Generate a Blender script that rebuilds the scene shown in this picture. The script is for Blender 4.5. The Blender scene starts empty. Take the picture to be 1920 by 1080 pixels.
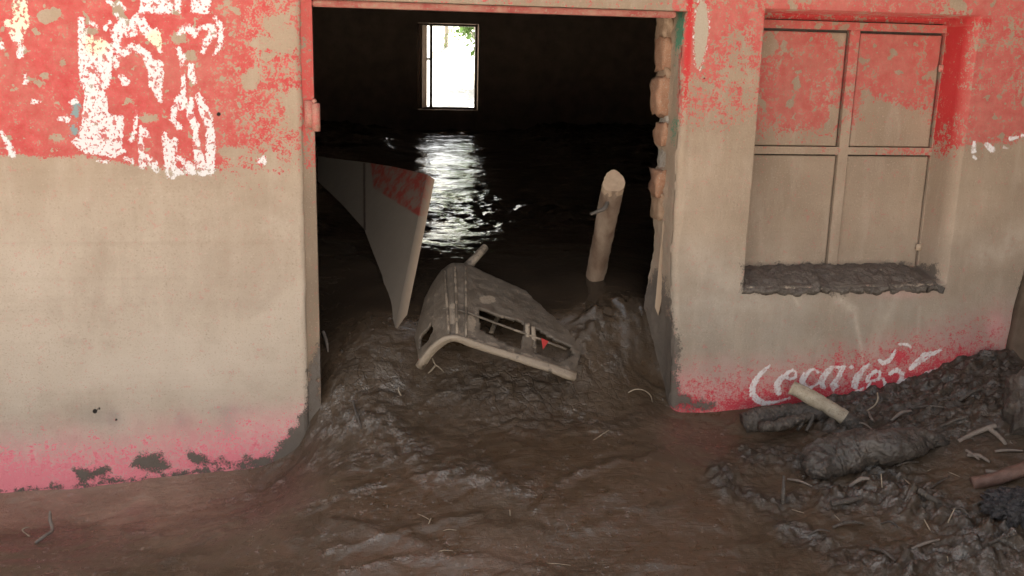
import bpy, bmesh, math, random
import numpy as np
from mathutils import Vector, Matrix
random.seed(5)
S = bpy.context.scene
COL = S.collection

# ------------------------------------------------------------------ camera
FPX, PITCH, YAW, ROLL, DIST, EYE = 1800.0, math.radians(13.14), math.radians(9.342), math.radians(1.349), 2.7, 1.2
_f = np.array([math.sin(YAW)*math.cos(PITCH), math.cos(YAW)*math.cos(PITCH), -math.sin(PITCH)])
_r0 = np.array([math.cos(YAW), -math.sin(YAW), 0.0]); _u0 = np.cross(_r0, _f)
_r = math.cos(ROLL)*_r0 + math.sin(ROLL)*_u0
_u = -math.sin(ROLL)*_r0 + math.cos(ROLL)*_u0
CAMP = np.array([0.0, -DIST, EYE])
cd = bpy.data.cameras.new('camera'); cam = bpy.data.objects.new('camera', cd); COL.objects.link(cam)
cd.sensor_width = 36.0; cd.lens = FPX/1920*36.0; cd.clip_start = 0.05; cd.clip_end = 3000
cam.matrix_world = Matrix(((_r[0], _u[0], -_f[0], CAMP[0]), (_r[1], _u[1], -_f[1], CAMP[1]), (_r[2], _u[2], -_f[2], CAMP[2]), (0, 0, 0, 1)))
S.camera = cam

# ------------------------------------------------------------------ light
SUN_EL, SUN_AZ = math.radians(52), math.radians(14)      # sun high behind the house
w = bpy.data.worlds.new('World'); S.world = w; w.use_nodes = True
nt = w.node_tree; bg = nt.nodes['Background']
sky = nt.nodes.new('ShaderNodeTexSky'); sky.sky_type = 'NISHITA'; sky.sun_disc = False
sky.sun_elevation = SUN_EL; sky.sun_rotation = SUN_AZ; sky.air_density = 1.6; sky.dust_density = 4.0; sky.ozone_density = 1.0
hs = nt.nodes.new('ShaderNodeHueSaturation'); hs.inputs['Saturation'].default_value = 0.18       # hazy white sky
nt.links.new(sky.outputs[0], hs.inputs['Color']); nt.links.new(hs.outputs[0], bg.inputs[0]); bg.inputs[1].default_value = 0.07
sl = bpy.data.lights.new('sun', 'SUN'); so = bpy.data.objects.new('sun', sl); COL.objects.link(so)
sl.energy = 5.0; sl.angle = math.radians(0.6); sl.color = (1.0, 0.95, 0.86)
sd = Vector((math.sin(SUN_AZ)*math.cos(SUN_EL), math.cos(SUN_AZ)*math.cos(SUN_EL), math.sin(SUN_EL)))
so.rotation_euler = (-sd).to_track_quat('-Z', 'Y').to_euler()
so.location = (0, 0, 12)
S.view_settings.view_transform = 'Standard'; S.view_settings.look = 'None'
S.view_settings.exposure = 2.25; S.view_settings.gamma = 1.0
S.cycles.use_denoising = True
S.cycles.max_bounces = 8; S.cycles.diffuse_bounces = 5; S.cycles.glossy_bounces = 4
S.cycles.sample_clamp_indirect = 6.0

# ------------------------------------------------------------------ helpers
def ray(u, v):
    d = FPX*_f + (u-960)*_r - (v-540)*_u
    return d/np.linalg.norm(d)
def W(u, v, y=0.0):                       # measured point of the photograph on the upright plane at depth y
    d = ray(u, v); return CAMP + d*((y-CAMP[1])/d[1])
def proj(x, y, z):
    p0, p1, p2 = x-CAMP[0], y-CAMP[1], z-CAMP[2]
    a = p0*_f[0]+p1*_f[1]+p2*_f[2]; a = np.maximum(a, 0.05)
    return 960+FPX*(p0*_r[0]+p1*_r[1]+p2*_r[2])/a, 540-FPX*(p0*_u[0]+p1*_u[1]+p2*_u[2])/a
_rng = np.random.default_rng(11)
_perm = _rng.permutation(512); _perm = np.concatenate([_perm, _perm])
_gr = _rng.normal(size=(1024, 2)); _gr /= np.linalg.norm(_gr, axis=1)[:, None]
def pn(x, y):
    xi = np.floor(x).astype(int); yi = np.floor(y).astype(int); xf = x-xi; yf = y-yi
    def g(ix, iy, fx, fy):
        h = _perm[(_perm[ix & 511]+(iy & 511)) & 1023 if False else (_perm[ix & 511]+(iy & 511)) % 512]
        return _gr[h, 0]*fx+_gr[h, 1]*fy
    s = xf*xf*xf*(xf*(xf*6-15)+10); t = yf*yf*yf*(yf*(yf*6-15)+10)
    a = g(xi, yi, xf, yf); b = g(xi+1, yi, xf-1, yf); c = g(xi, yi+1, xf, yf-1); d = g(xi+1, yi+1, xf-1, yf-1)
    return (a+(b-a)*s)+((c+(d-c)*s)-(a+(b-a)*s))*t
def fbm(x, y, o=5, gain=.5, ridge=False):
    r = np.zeros_like(x); a = 1.0
    for i in range(o):
        n = pn(x+17.3*i, y-9.1*i)
        r += a*((1-2*np.abs(n))-.6 if ridge else n); a *= gain; x = x*2.03; y = y*2.03
    return r
def sig(x): return 1/(1+np.exp(-np.clip(x, -40, 40)))
def sst(a, b, x):
    t = np.clip((x-a)/(b-a), 0, 1); return t*t*(3-2*t)
def seg_d(u, v, pts, wid=None):
    """distance to a polyline; with widths returns (half width - distance)"""
    best = np.full(u.shape, -1e9) if wid is not None else np.full(u.shape, 1e9)
    for i in range(len(pts)-1):
        (x0, y0), (x1, y1) = pts[i], pts[i+1]
        dx, dy = x1-x0, y1-y0; L = dx*dx+dy*dy+1e-9
        t = np.clip(((u-x0)*dx+(v-y0)*dy)/L, 0, 1)
        d = np.hypot(u-x0-t*dx, v-y0-t*dy)
        if wid is None: best = np.minimum(best, d)
        else: best = np.maximum(best, (wid[i]+(wid[i+1]-wid[i])*t)*.5-d)
    return best
def poly_sdf(u, v, pts):
    ins = np.zeros(u.shape, bool); n = len(pts)
    for i in range(n):
        (x0, y0), (x1, y1) = pts[i], pts[(i+1) % n]
        if y0 == y1: continue
        c = ((y0 > v) != (y1 > v)) & (u < (x1-x0)*(v-y0)/(y1-y0)+x0)
        ins ^= c
    d = seg_d(u, v, list(pts)+[pts[0]])
    return np.where(ins, d, -d)

def link(name, me, mat, parent=None, smooth=True):
    o = bpy.data.objects.new(name, me); COL.objects.link(o)
    if mat: me.materials.append(mat)
    if smooth:
        me.polygons.foreach_set('use_smooth', np.ones(len(me.polygons), bool))
    if parent: o.parent = parent
    return o
def empty(name, label, cat, loc=(0, 0, 0), group=None):
    o = bpy.data.objects.new(name, None); COL.objects.link(o); o.location = loc
    bpy.context.view_layer.update()
    return tag(o, label, cat, group)
def tag(o, label, cat=None, group=None, kind=None):
    if label: o['label'] = label
    if cat: o['category'] = cat
    if group: o['group'] = group
    if kind: o['kind'] = kind
    return o
def np_mesh(name, V, F, attrs=None):
    me = bpy.data.meshes.new(name)
    V = np.asarray(V, np.float32); F = np.asarray(F, np.int32)
    me.vertices.add(len(V)); me.vertices.foreach_set('co', V.ravel())
    me.loops.add(F.size); me.loops.foreach_set('vertex_index', F.ravel())
    me.polygons.add(len(F)); me.polygons.foreach_set('loop_start', np.arange(0, F.size, F.shape[1], dtype=np.int32))
    me.update(calc_edges=True); me.validate()
    for k, a in (attrs or {}).items():
        at = me.attributes.new(k, 'FLOAT', 'POINT'); at.data.foreach_set('value', np.asarray(a, np.float32).ravel())
    return me
def grid_faces(nr, nc, keep=None, flip=False, off=0):
    i = np.arange(nr*nc).reshape(nr, nc)
    q = np.stack([i[:-1, :-1], i[:-1, 1:], i[1:, 1:], i[1:, :-1]], -1)
    if keep is not None: q = q[keep]
    q = q.reshape(-1, 4)
    if flip: q = q[:, ::-1]
    return q+off
def bm_obj(name, bm, mat, parent=None, smooth=False, M=None):
    if M is not None: bm.transform(M)
    bmesh.ops.recalc_face_normals(bm, faces=bm.faces)
    me = bpy.data.meshes.new(name); bm.to_mesh(me); bm.free()
    return link(name, me, mat, parent, smooth)
def add_box(bm, a, b, bev=0.0):
    a = Vector(a); b = Vector(b)
    r = bmesh.ops.create_cube(bm, size=1)
    bmesh.ops.scale(bm, vec=b-a, verts=r['verts']); bmesh.ops.translate(bm, vec=(a+b)/2, verts=r['verts'])
    if bev:
        es = list({e for v in r['verts'] for e in v.link_edges})
        bmesh.ops.bevel(bm, geom=es, offset=bev, segments=2, affect='EDGES')
def tube_mesh(name, pts, rads, seg=10, rough=0.0, seed=0, cap=True, squash=1.0, fine=24, crusty=None):
    """a closed, slightly uneven limb along a polyline, in world space"""
    pts = [Vector(p) for p in pts]; rnd = np.random.default_rng(seed)
    # resample
    P, R = [], []
    sub = max(1, int(fine/(len(pts)-1))) if rough else max(1, int(10/(len(pts)-1)))
    for i in range(len(pts)-1):
        p0 = pts[max(i-1, 0)]; p1 = pts[i]; p2 = pts[i+1]; p3 = pts[min(i+2, len(pts)-1)]
        for k in range(sub):
            t = k/sub
            P.append(0.5*((2*p1)+(-p0+p2)*t+(2*p0-5*p1+4*p2-p3)*t*t+(-p0+3*p1-3*p2+p3)*t**3)); R.append(rads[i]*(1-t)+rads[i+1]*t)
    P.append(pts[-1]); R.append(rads[-1])
    V = []; n = len(P); up = Vector((0.13, 0.2, 1)).normalized()
    ph = rnd.uniform(0, 6.28, 6)
    for i in range(n):
        t = (P[min(i+1, n-1)]-P[max(i-1, 0)]).normalized()
        a = t.cross(up); a = a.normalized() if a.length > 1e-4 else Vector((1, 0, 0)); b = a.cross(t)
        for k in range(seg):
            an = 2*math.pi*k/seg
            q = 1+rough*(math.sin(2*an+ph[0]+i*.25)+.7*math.sin(3*an+ph[1]-i*.4)+.6*math.sin(5*an+ph[2]+i*.9)+rnd.normal()*.35)*.5
            V.append(P[i]+(a*math.cos(an)+b*math.sin(an)*squash)*R[i]*q)
    F = []
    for i in range(n-1):
        for k in range(seg): F.append((i*seg+k, i*seg+(k+1) % seg, (i+1)*seg+(k+1) % seg, (i+1)*seg+k))
    me = bpy.data.meshes.new(name)
    faces = [tuple(f) for f in F]+([tuple(range(seg-1, -1, -1)), tuple(range((n-1)*seg, n*seg))] if cap else [])
    me.from_pydata([tuple(v) for v in V], [], faces); me.update()
    if crusty:
        crust(me, *crusty)
        if crusty[0] > .008: crust(me, .0022, 60, 4)
    return me
def crust(me, amp, f, seed=0):
    n = len(me.vertices); co = np.empty(n*3, np.float32); me.vertices.foreach_get('co', co); co = co.reshape(-1, 3).astype(float)
    no = np.empty(n*3, np.float32); me.vertices.foreach_get('normal', no); no = no.reshape(-1, 3)
    k = 2.0*np.abs(fbm(co[:, 0]*f+seed+co[:, 2]*f*.6, co[:, 1]*f+co[:, 2]*f*.8, 4, .55))-.35+.8*fbm(co[:, 0]*f*.4+seed+7, (co[:, 1]-co[:, 2])*f*.4, 3)
    co = co+no*(k*amp)[:, None]
    me.vertices.foreach_set('co', co.astype(np.float32).ravel()); me.update(); return me
def local(me, loc):
    me.transform(Matrix.Translation(-Vector(loc))); me.update()
    return me
def thing_tube(name, label, cat, pts, rads, mat, group=None, **k):
    me = tube_mesh(name, pts, rads, **k); base = Vector(pts[0])
    o = link(name, local(me, base), mat); o.location = base
    return tag(o, label, cat, group)

# ------------------------------------------------------------------ materials
class NT:
    def __init__(s, name):
        s.m = bpy.data.materials.new(name); s.m.use_nodes = True; s.t = s.m.node_tree
        s.b = s.t.nodes['Principled BSDF']; s.out = s.t.nodes['Material Output']
        s.tc = s.t.nodes.new('ShaderNodeTexCoord'); s.geo = s.t.nodes.new('ShaderNodeNewGeometry')
        s.pos = s.geo.outputs['Position']
    def n(s, t): return s.t.nodes.new(t)
    def l(s, a, b): s.t.links.new(a, b)
    def put(s, sock, v):
        if isinstance(v, bpy.types.NodeSocket): s.l(v, sock)
        elif isinstance(v, (tuple, list)) and len(v) == 3 and sock.type == 'RGBA': sock.default_value = (*v, 1)
        else: sock.default_value = v
    def attr(s, a):
        x = s.n('ShaderNodeAttribute'); x.attribute_name = a; return x.outputs['Fac']
    def noise(s, scale, detail=5, rough=.55, vec=None, dist=0.0, col=False):
        x = s.n('ShaderNodeTexNoise'); x.inputs['Scale'].default_value = scale; x.inputs['Detail'].default_value = detail
        x.inputs['Roughness'].default_value = rough; x.inputs['Distortion'].default_value = dist
        s.l(vec or s.pos, x.inputs['Vector']); return x.outputs['Color' if col else 'Fac']
    def voro(s, scale, vec=None, feat='F1'):
        x = s.n('ShaderNodeTexVoronoi'); x.feature = feat; x.inputs['Scale'].default_value = scale
        s.l(vec or s.pos, x.inputs['Vector']); return x.outputs['Distance']
    def map(s, sc, vec=None):
        x = s.n('ShaderNodeMapping'); x.inputs['Scale'].default_value = sc; s.l(vec or s.pos, x.inputs['Vector']); return x.outputs[0]
    def math(s, op, a, b=0.0, clamp=False):
        x = s.n('ShaderNodeMath'); x.operation = op; x.use_clamp = clamp
        s.put(x.inputs[0], a); s.put(x.inputs[1], b); return x.outputs[0]
    def rng(s, v, a, b, c=0.0, d=1.0):
        x = s.n('ShaderNodeMapRange'); s.put(x.inputs[0], v)
        for i, q in enumerate((a, b, c, d)): s.put(x.inputs[1+i], q)
        return x.outputs[0]
    def mix(s, f, a, b, mode='MIX'):
        x = s.n('ShaderNodeMix'); x.data_type = 'RGBA'; x.blend_type = mode
        s.put(x.inputs[0], f); s.put(x.inputs[6], a); s.put(x.inputs[7], b); return x.outputs[2]
    def bump(s, h, strength=.5, dist=.01, prev=None):
        x = s.n('ShaderNodeBump'); x.inputs['Strength'].default_value = strength; x.inputs['Distance'].default_value = dist
        s.l(h, x.inputs['Height'])
        if prev: s.l(prev, x.inputs['Normal'])
        return x.outputs[0]
    def fin(s, col, rough=.8, nrm=None, spec=.35):                 # base colour, gloss, relief
        s.put(s.b.inputs['Base Color'], col); s.put(s.b.inputs['Roughness'], rough)
        s.put(s.b.inputs['Specular IOR Level'], spec)
        if nrm: s.l(nrm, s.b.inputs['Normal'])
        return s.m

def paint_material():
    a = NT('painted_plaster')
    nf = a.noise(190, 5, .62); nm = a.noise(26, 8, .68); nl = a.noise(5, 5, .6)
    streak = a.noise(16, 6, .65, a.map((1, 1, .22)))
    nk = a.noise(75, 5, .65)
    n = a.math('ADD', a.math('ADD', a.math('MULTIPLY', nm, .32), a.math('MULTIPLY', nk, .34)), a.math('MULTIPLY', nf, .34))
    n = a.rng(n, .42, .58, .14, 1.0)
    def cover(c, soft=.22):
        return a.math('ADD', a.math('DIVIDE', a.math('SUBTRACT', c, n), soft), .5, clamp=True)
    # dried flood mud film
    tone = a.attr('tone')
    dust = a.mix(tone, (.36, .25, .17), (.545, .45, .37))
    dust = a.mix(a.attr('grey'), dust, (.37, .325, .28))
    dust = a.mix(a.attr('dirt_shade'), dust, (.20, .145, .105))  # mud dirt, plus shade painted on the frame strip and right wall
    dust = a.mix(a.rng(nl, .32, .7, 0, .38), dust, (.31, .225, .155))
    tide = a.noise(1.0, 4, .6, a.map((.5, .5, 26)), dist=.15)
    dust = a.mix(a.rng(tide, .54, .68, 0, .13), dust, (.27, .19, .135))
    dust = a.mix(a.rng(a.noise(2.3, 6, .65, dist=.6), .50, .68, 0, .45), dust, (.285, .205, .15))
    dust = a.mix(a.rng(streak, .5, .78, 0, .32), dust, (.56, .45, .365))
    dust = a.mix(a.rng(nf, .57, .7, 0, .55), dust, (.25, .175, .125))
    dust = a.mix(a.rng(nf, .42, .3, 0, .30), dust, (.62, .50, .41))
    # red paint, chalky
    red = a.mix(a.rng(nm, .35, .65), (.47, .058, .055), (.58, .118, .108))
    red = a.mix(a.rng(nf, .50, .68, 0, .55), red, (.36, .135, .085))
    red = a.mix(a.attr('fresh'), red, (.45, .026, .026))
    blot = a.math('MAXIMUM', a.rng(a.noise(11, 3, .45), .63, .67), a.rng(a.noise(33, 3, .5), .63, .67))
    c = a.attr('red')
    c = a.math('SUBTRACT', c, a.math('MULTIPLY', blot, a.math('SUBTRACT', 1.0, a.attr('fresh'))))
    col = a.mix(a.math('MULTIPLY', cover(c), a.math('SUBTRACT', 1.0, a.attr('veil'))), dust, red)
    # pink, washed lower band
    pk = a.mix(a.rng(nm, .38, .62), (.76, .40, .385), (.74, .27, .30))
    film = a.math('MULTIPLY', a.attr('pink'), a.rng(nm, .3, .6, .7, 1.0))
    col = a.mix(a.math('MULTIPLY', film, .85), col, pk)
    col = a.mix(cover(a.attr('pinkdots'), .14), col, (.76, .235, .275))
    crim = a.mix(a.rng(nf, .4, .62), (.52, .040, .065), (.56, .09, .10))
    col = a.mix(a.math('MULTIPLY', a.attr('scuff'), a.rng(nm, .35, .6, .3, 1)), col, (.60, .50, .42))
    col = a.mix(cover(a.attr('crimson'), .55), col, crim)
    # exposed grey plaster chip, green streak
    col = a.mix(a.rng(a.math('ADD', a.attr('chip'), a.rng(nf, .3, .7, -3, 3)), -1, 1), col, a.mix(nf, (.34, .26, .19), (.46, .38, .30)))
    col = a.mix(cover(a.attr('green'), .25), col, a.mix(nf, (.03, .17, .10), (.16, .27, .18)))
    col = a.mix(cover(a.attr('teal'), .25), col, (.22, .29, .29))
    # white lettering, worn
    wn = a.math('MULTIPLY', a.rng(a.math('ADD', a.math('MULTIPLY', nf, .5), a.math('MULTIPLY', a.noise(75, 4, .6), .5)), .35, .65, -1, 1), a.attr('fuzz'))
    wm = a.rng(a.math('ADD', a.attr('white'), wn), -.9, .9)
    worn = a.math('MAXIMUM', a.rng(a.noise(120, 3, .6, a.map((1, 1, .8))), .55, .60), a.rng(a.noise(34, 4, .65), .56, .60))
    wm = a.math('MULTIPLY', wm, a.math('SUBTRACT', 1.0, a.math('MULTIPLY', worn, a.attr('wear'))))
    white = a.mix(a.attr('cream'), a.mix(nm, (.70, .63, .63), (.79, .73, .73)), (.80, .72, .52))
    col = a.mix(wm, col, white)
    # dark wet mud smears
    sn = a.rng(a.math('ADD', a.math('MULTIPLY', nm, .65), a.math('MULTIPLY', nf, .35)), .33, .67, -16, 16)
    sm = a.rng(a.math('ADD', a.attr('smear'), sn), -2.5, 4.5)
    mudc = a.mix(nm, (.092, .072, .058), (.165, .136, .116))
    col = a.mix(sm, col, mudc)
    # pits and stains
    pit = a.rng(a.math('ADD', a.voro(38), a.math('MULTIPLY', nf, .12)), .085, .10)
    col = a.mix(a.math('MULTIPLY', a.math('SUBTRACT', 1.0, pit), .55), col, (.13, .085, .06))
    col = a.mix(a.rng(a.attr('dots'), -.8, .8), col, (.02, .016, .013))
    h = a.math('ADD', a.math('MULTIPLY', nf, .35), a.math('MULTIPLY', nm, .5))
    h = a.math('ADD', h, a.math('MULTIPLY', sm, .9))
    h = a.math('ADD', h, a.math('MULTIPLY', wm, .22))
    nrm = a.bump(h, .55, .006)
    nrm = a.bump(a.noise(420, 3, .6), .22, .002, nrm)
    return a.fin(col, a.mix(sm, (.86,)*3, (.55,)*3), nrm, .25)

def mud_material():
    a = NT('wet_mud')
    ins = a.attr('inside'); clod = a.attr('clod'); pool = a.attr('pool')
    n1 = a.noise(7, 7, .6, dist=.4); n2 = a.noise(34, 7, .62, dist=.6); n3 = a.noise(130, 5, .6)
    flow = a.noise(22, 6, .6, a.map((.45, 1.2, 1)), dist=1.2)
    wet = a.attr('wet')
    col = a.mix(a.rng(n1, .34, .66), (.056, .035, .020), (.090, .059, .037))
    col = a.mix(a.rng(n2, .42, .66, 0, .45), col, (.108, .075, .048))
    col = a.mix(a.math('MULTIPLY', a.attr('rosy_sheen'), a.rng(n1, .3, .6, .7, 1)), col, (.27, .17, .125))  # reflected sheen of the pink wall painted as a lighter mud colour
    col = a.mix(a.math('MULTIPLY', clod, a.rng(n2, .3, .6, .5, 1)), col, a.mix(n3, (.026, .020, .016), (.062, .047, .037)))
    col = a.mix(a.rng(n3, .60, .72, 0, .55), col, (.155, .115, .082))
    col = a.mix(a.math('MULTIPLY', a.math('MULTIPLY', pool, .7), a.math('SUBTRACT', 1.0, a.attr('rosy_sheen'))), col, a.mix(n1, (.058, .035, .019), (.086, .054, .032)))
    col = a.mix(ins, col, a.mix(n1, (.018, .0125, .009), (.036, .025, .017)))  # shade of the room painted into the mud colour, along with wet darkening
    grit = a.rng(a.voro(150), .16, .10)
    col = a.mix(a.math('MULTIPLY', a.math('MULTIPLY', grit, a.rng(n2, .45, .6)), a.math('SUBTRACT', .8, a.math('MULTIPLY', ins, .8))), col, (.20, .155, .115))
    # gloss: dull mud, with patches of standing wet film
    patch = a.math('MULTIPLY', wet, a.rng(a.noise(34, 6, .68), .47, .57))
    spark = a.math('MULTIPLY', a.rng(a.noise(85, 4, .6), .575, .615), a.rng(a.noise(9, 4, .6), .44, .58))
    patch = a.math('MAXIMUM', patch, a.math('MULTIPLY', spark, .9))
    ro = a.math('ADD', a.rng(n2, .35, .65, .36, .58), a.math('MULTIPLY', pool, -.12))
    ro = a.math('ADD', ro, a.math('MULTIPLY', a.attr('rosy_sheen'), -.16))
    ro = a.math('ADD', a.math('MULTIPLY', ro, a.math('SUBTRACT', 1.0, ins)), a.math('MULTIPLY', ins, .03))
    soft = a.noise(16, 3, .42, a.map((.7, 1.2, 1.2)), dist=1.0)
    lines = a.noise(30, 4, .5, a.map((.35, 1.5, 1.5)), dist=1.6)
    h = a.math('ADD', a.math('MULTIPLY', n2, .30), a.math('MULTIPLY', soft, .55))
    h = a.math('ADD', h, a.math('MULTIPLY', lines, .36))
    wl = a.noise(58, 5, .6, a.map((.3, 1.4, 1.4)), dist=2.2)
    h = a.math('ADD', h, a.math('MULTIPLY', wl, .09))
    h = a.math('MULTIPLY', h, a.rng(pool, 0, 1, 1, .62))
    dv = a.n('ShaderNodeVectorMath'); dv.operation = 'MULTIPLY_ADD'; a.l(a.noise(9, 4, .6, col=True), dv.inputs[0]); dv.inputs[1].default_value = (.10, .10, .10); a.l(a.pos, dv.inputs[2])
    ck = a.rng(a.voro(27, dv.outputs[0], 'DISTANCE_TO_EDGE'), 0, .09, 0, 1)
    h = a.math('ADD', h, a.math('MULTIPLY', a.math('MULTIPLY', a.attr('crack'), ck), .55))
    rip = a.math('ADD', a.noise(9, 4, .52, a.map((.7, 1.0, 1)), dist=1.0), a.math('MULTIPLY', a.noise(34, 3, .5, a.map((.75, 1.0, 1)), dist=.8), .30))
    h = a.math('ADD', a.math('MULTIPLY', h, a.math('SUBTRACT', 1.0, ins)), a.math('MULTIPLY', a.math('MULTIPLY', ins, a.math('ADD', rip, a.math('MULTIPLY', a.rng(a.noise(3.2, 2, .5), .50, .66), a.noise(26, 3, .6)))), .9))
    nrm = a.bump(h, .5, .014)
    h2 = a.math('MULTIPLY', a.math('MULTIPLY', a.math('ADD', n3, a.math('MULTIPLY', a.noise(330, 3, .6), .5)), a.rng(pool, 0, 1, 1, .38)), a.math('SUBTRACT', 1.0, ins))
    nrm = a.bump(h2, .40, .004, nrm)
    gl = a.bump(a.noise(70, 4, .6), .9, .016, nrm)
    a.put(a.b.inputs['Coat Weight'], a.math('MULTIPLY', patch, a.math('SUBTRACT', 1.0, ins))); a.b.inputs['Coat Roughness'].default_value = .09; a.b.inputs['Coat IOR'].default_value = 2.2
    a.l(gl, a.b.inputs['Coat Normal'])
    col = a.mix(a.math('MULTIPLY', ck, a.attr('crack')), col, col)
    return a.fin(col, ro, nrm, a.math('ADD', a.rng(ins, 0, 1, .30, 1.0), a.math('MULTIPLY', pool, .32)))

def simple(name, c1, c2, sc=40, rough=.8, bumpd=.004, bs=.5, stretch=(1, 1, 1), c3=None, spec=.3, dist=0.0):
    a = NT(name); v = a.map(stretch)
    n = a.noise(sc, 7, .62, v, dist); f = a.noise(sc*5, 4, .6, v)
    col = a.mix(a.rng(n, .35, .65), c1, c2)
    if c3: col = a.mix(a.rng(f, .56, .68), col, c3)
    nrm = a.bump(a.math('ADD', n, a.math('MULTIPLY', f, .4)), bs, bumpd)
    return a.fin(col, rough, nrm, spec)

M_PAINT = paint_material()
M_MUD = mud_material()
M_SHADEW = simple('muddied_shade_wall', (.10, .073, .053), (.16, .12, .09), 14, .85, .006, .6)
M_CONC = simple('lintel_concrete', (.22, .16, .11), (.33, .25, .18), 35, .9, .006, .6, c3=(.14, .10, .07))
M_DARK = simple('interior_plaster', (.20, .145, .11), (.28, .205, .155), 9, .95)
M_BRICK = simple('exposed_brick', (.30, .145, .085), (.35, .19, .12), 45, .9, .006, .7, c3=(.36, .27, .2))
M_BRICKMUD = simple('muddied_brick', (.27, .165, .105), (.33, .22, .15), 45, .9, .006, .7)
M_MORTAR = simple('old_mortar', (.29, .235, .19), (.42, .36, .31), 60, .95, .008, .8, c3=(.22, .17, .13))
M_BATTEN = simple('muddied_batten', (.36, .26, .185), (.43, .32, .235), 40, .85, .003, .4, (1, 1, .15))
M_FRAME = simple('rusty_red_steel', (.30, .055, .045), (.36, .17, .12), 30, .62, .002, .5, c3=(.30, .20, .14))
M_HINGE = simple('hinge_steel', (.48, .12, .10), (.40, .22, .16), 60, .6, .002, .5, c3=(.2, .10, .07))
M_STEELD = simple('dark_steel', (.05, .035, .028), (.08, .055, .042), 60, .6)
M_LOG = simple('bare_pole_wood', (.215, .155, .115), (.11, .068, .047), 22, .75, .004, .6, (1, 1, .25))
M_CUT = simple('cut_wood_end', (.33, .235, .165), (.26, .18, .125), 50, .85, .003, .5)
M_BARK = simple('mud_caked_bark', (.055, .044, .036), (.105, .086, .074), 30, .5, .012, .9, c3=(.2, .155, .12), spec=.5, dist=.6)
M_SACK = simple('mud_caked_trunk', (.045, .037, .032), (.108, .090, .079), 11, .34, .02, .9, c3=(.10, .07, .055), spec=.5, dist=.8)
M_PALE = simple('peeled_branch', (.33, .27, .20), (.44, .375, .29), 45, .7, .004, .5, c3=(.24, .18, .13))
M_TWIG = simple('grey_twig', (.15, .12, .10), (.22, .18, .155), 60, .6, .002, .5)
M_REDTWIG = simple('reddish_branch', (.13, .072, .056), (.19, .115, .092), 45, .55, .005, .6, c3=(.11, .075, .06))
M_STRAW = simple('pale_straw', (.20, .155, .11), (.36, .29, .22), 60, .6, .001, .3)
M_ROOF = simple('rusty_roof_sheet', (.26, .17, .12), (.34, .24, .18), 6, .6)
M_GROUND = simple('dried_ground', (.60, .57, .50), (.74, .70, .63), .6, .95, .02, .4)

# ------------------------------------------------------------------ paint layout of the facade (measured in photo pixels, stored on the wall)
def c3(pts, ox=0, oy=0, s=3.0): return [(ox+x/s, oy+y/s) for x, y in pts]
POLYS = [c3(p) for p in (
    [(80, 0), (155, 0), (160, 150), (130, 200), (125, 240), (85, 255), (60, 200), (20, 125), (40, 105), (65, 120), (75, 60)],
    [(800, -30), (960, -30), (970, 75), (780, 72)], [(975, -20), (1020, -20), (1015, 70), (985, 60)], [(1075, -20), (1190, -20), (1170, 80), (1080, 70)],
    [(440, 100), (470, 100), (490, 200), (560, 205), (620, 250), (640, 300), (625, 400), (612, 490), (580, 500), (600, 560), (605, 640), (690, 655), (695, 720), (682, 830), (712, 850), (640, 885), (560, 870), (480, 862), (400, 800), (440, 770), (460, 700), (470, 600), (480, 520), (450, 460), (443, 340)],
    [(620, 180), (680, 105), (760, 110), (772, 200), (720, 205), (690, 180), (680, 230), (640, 245)],
    [(500, 112), (550, 140), (548, 165), (510, 145)], [(320, 670), (370, 645), (400, 660), (380, 690)], [(385, 575), (430, 545), (440, 580), (410, 590)],
    [(850, 180), (885, 150), (912, 230), (905, 290), (870, 250)], [(990, 540), (1050, 530), (1055, 600), (1020, 620), (985, 590)],
    [(1450, 890), (1490, 880), (1500, 910), (1475, 935), (1450, 920)])]
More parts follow.
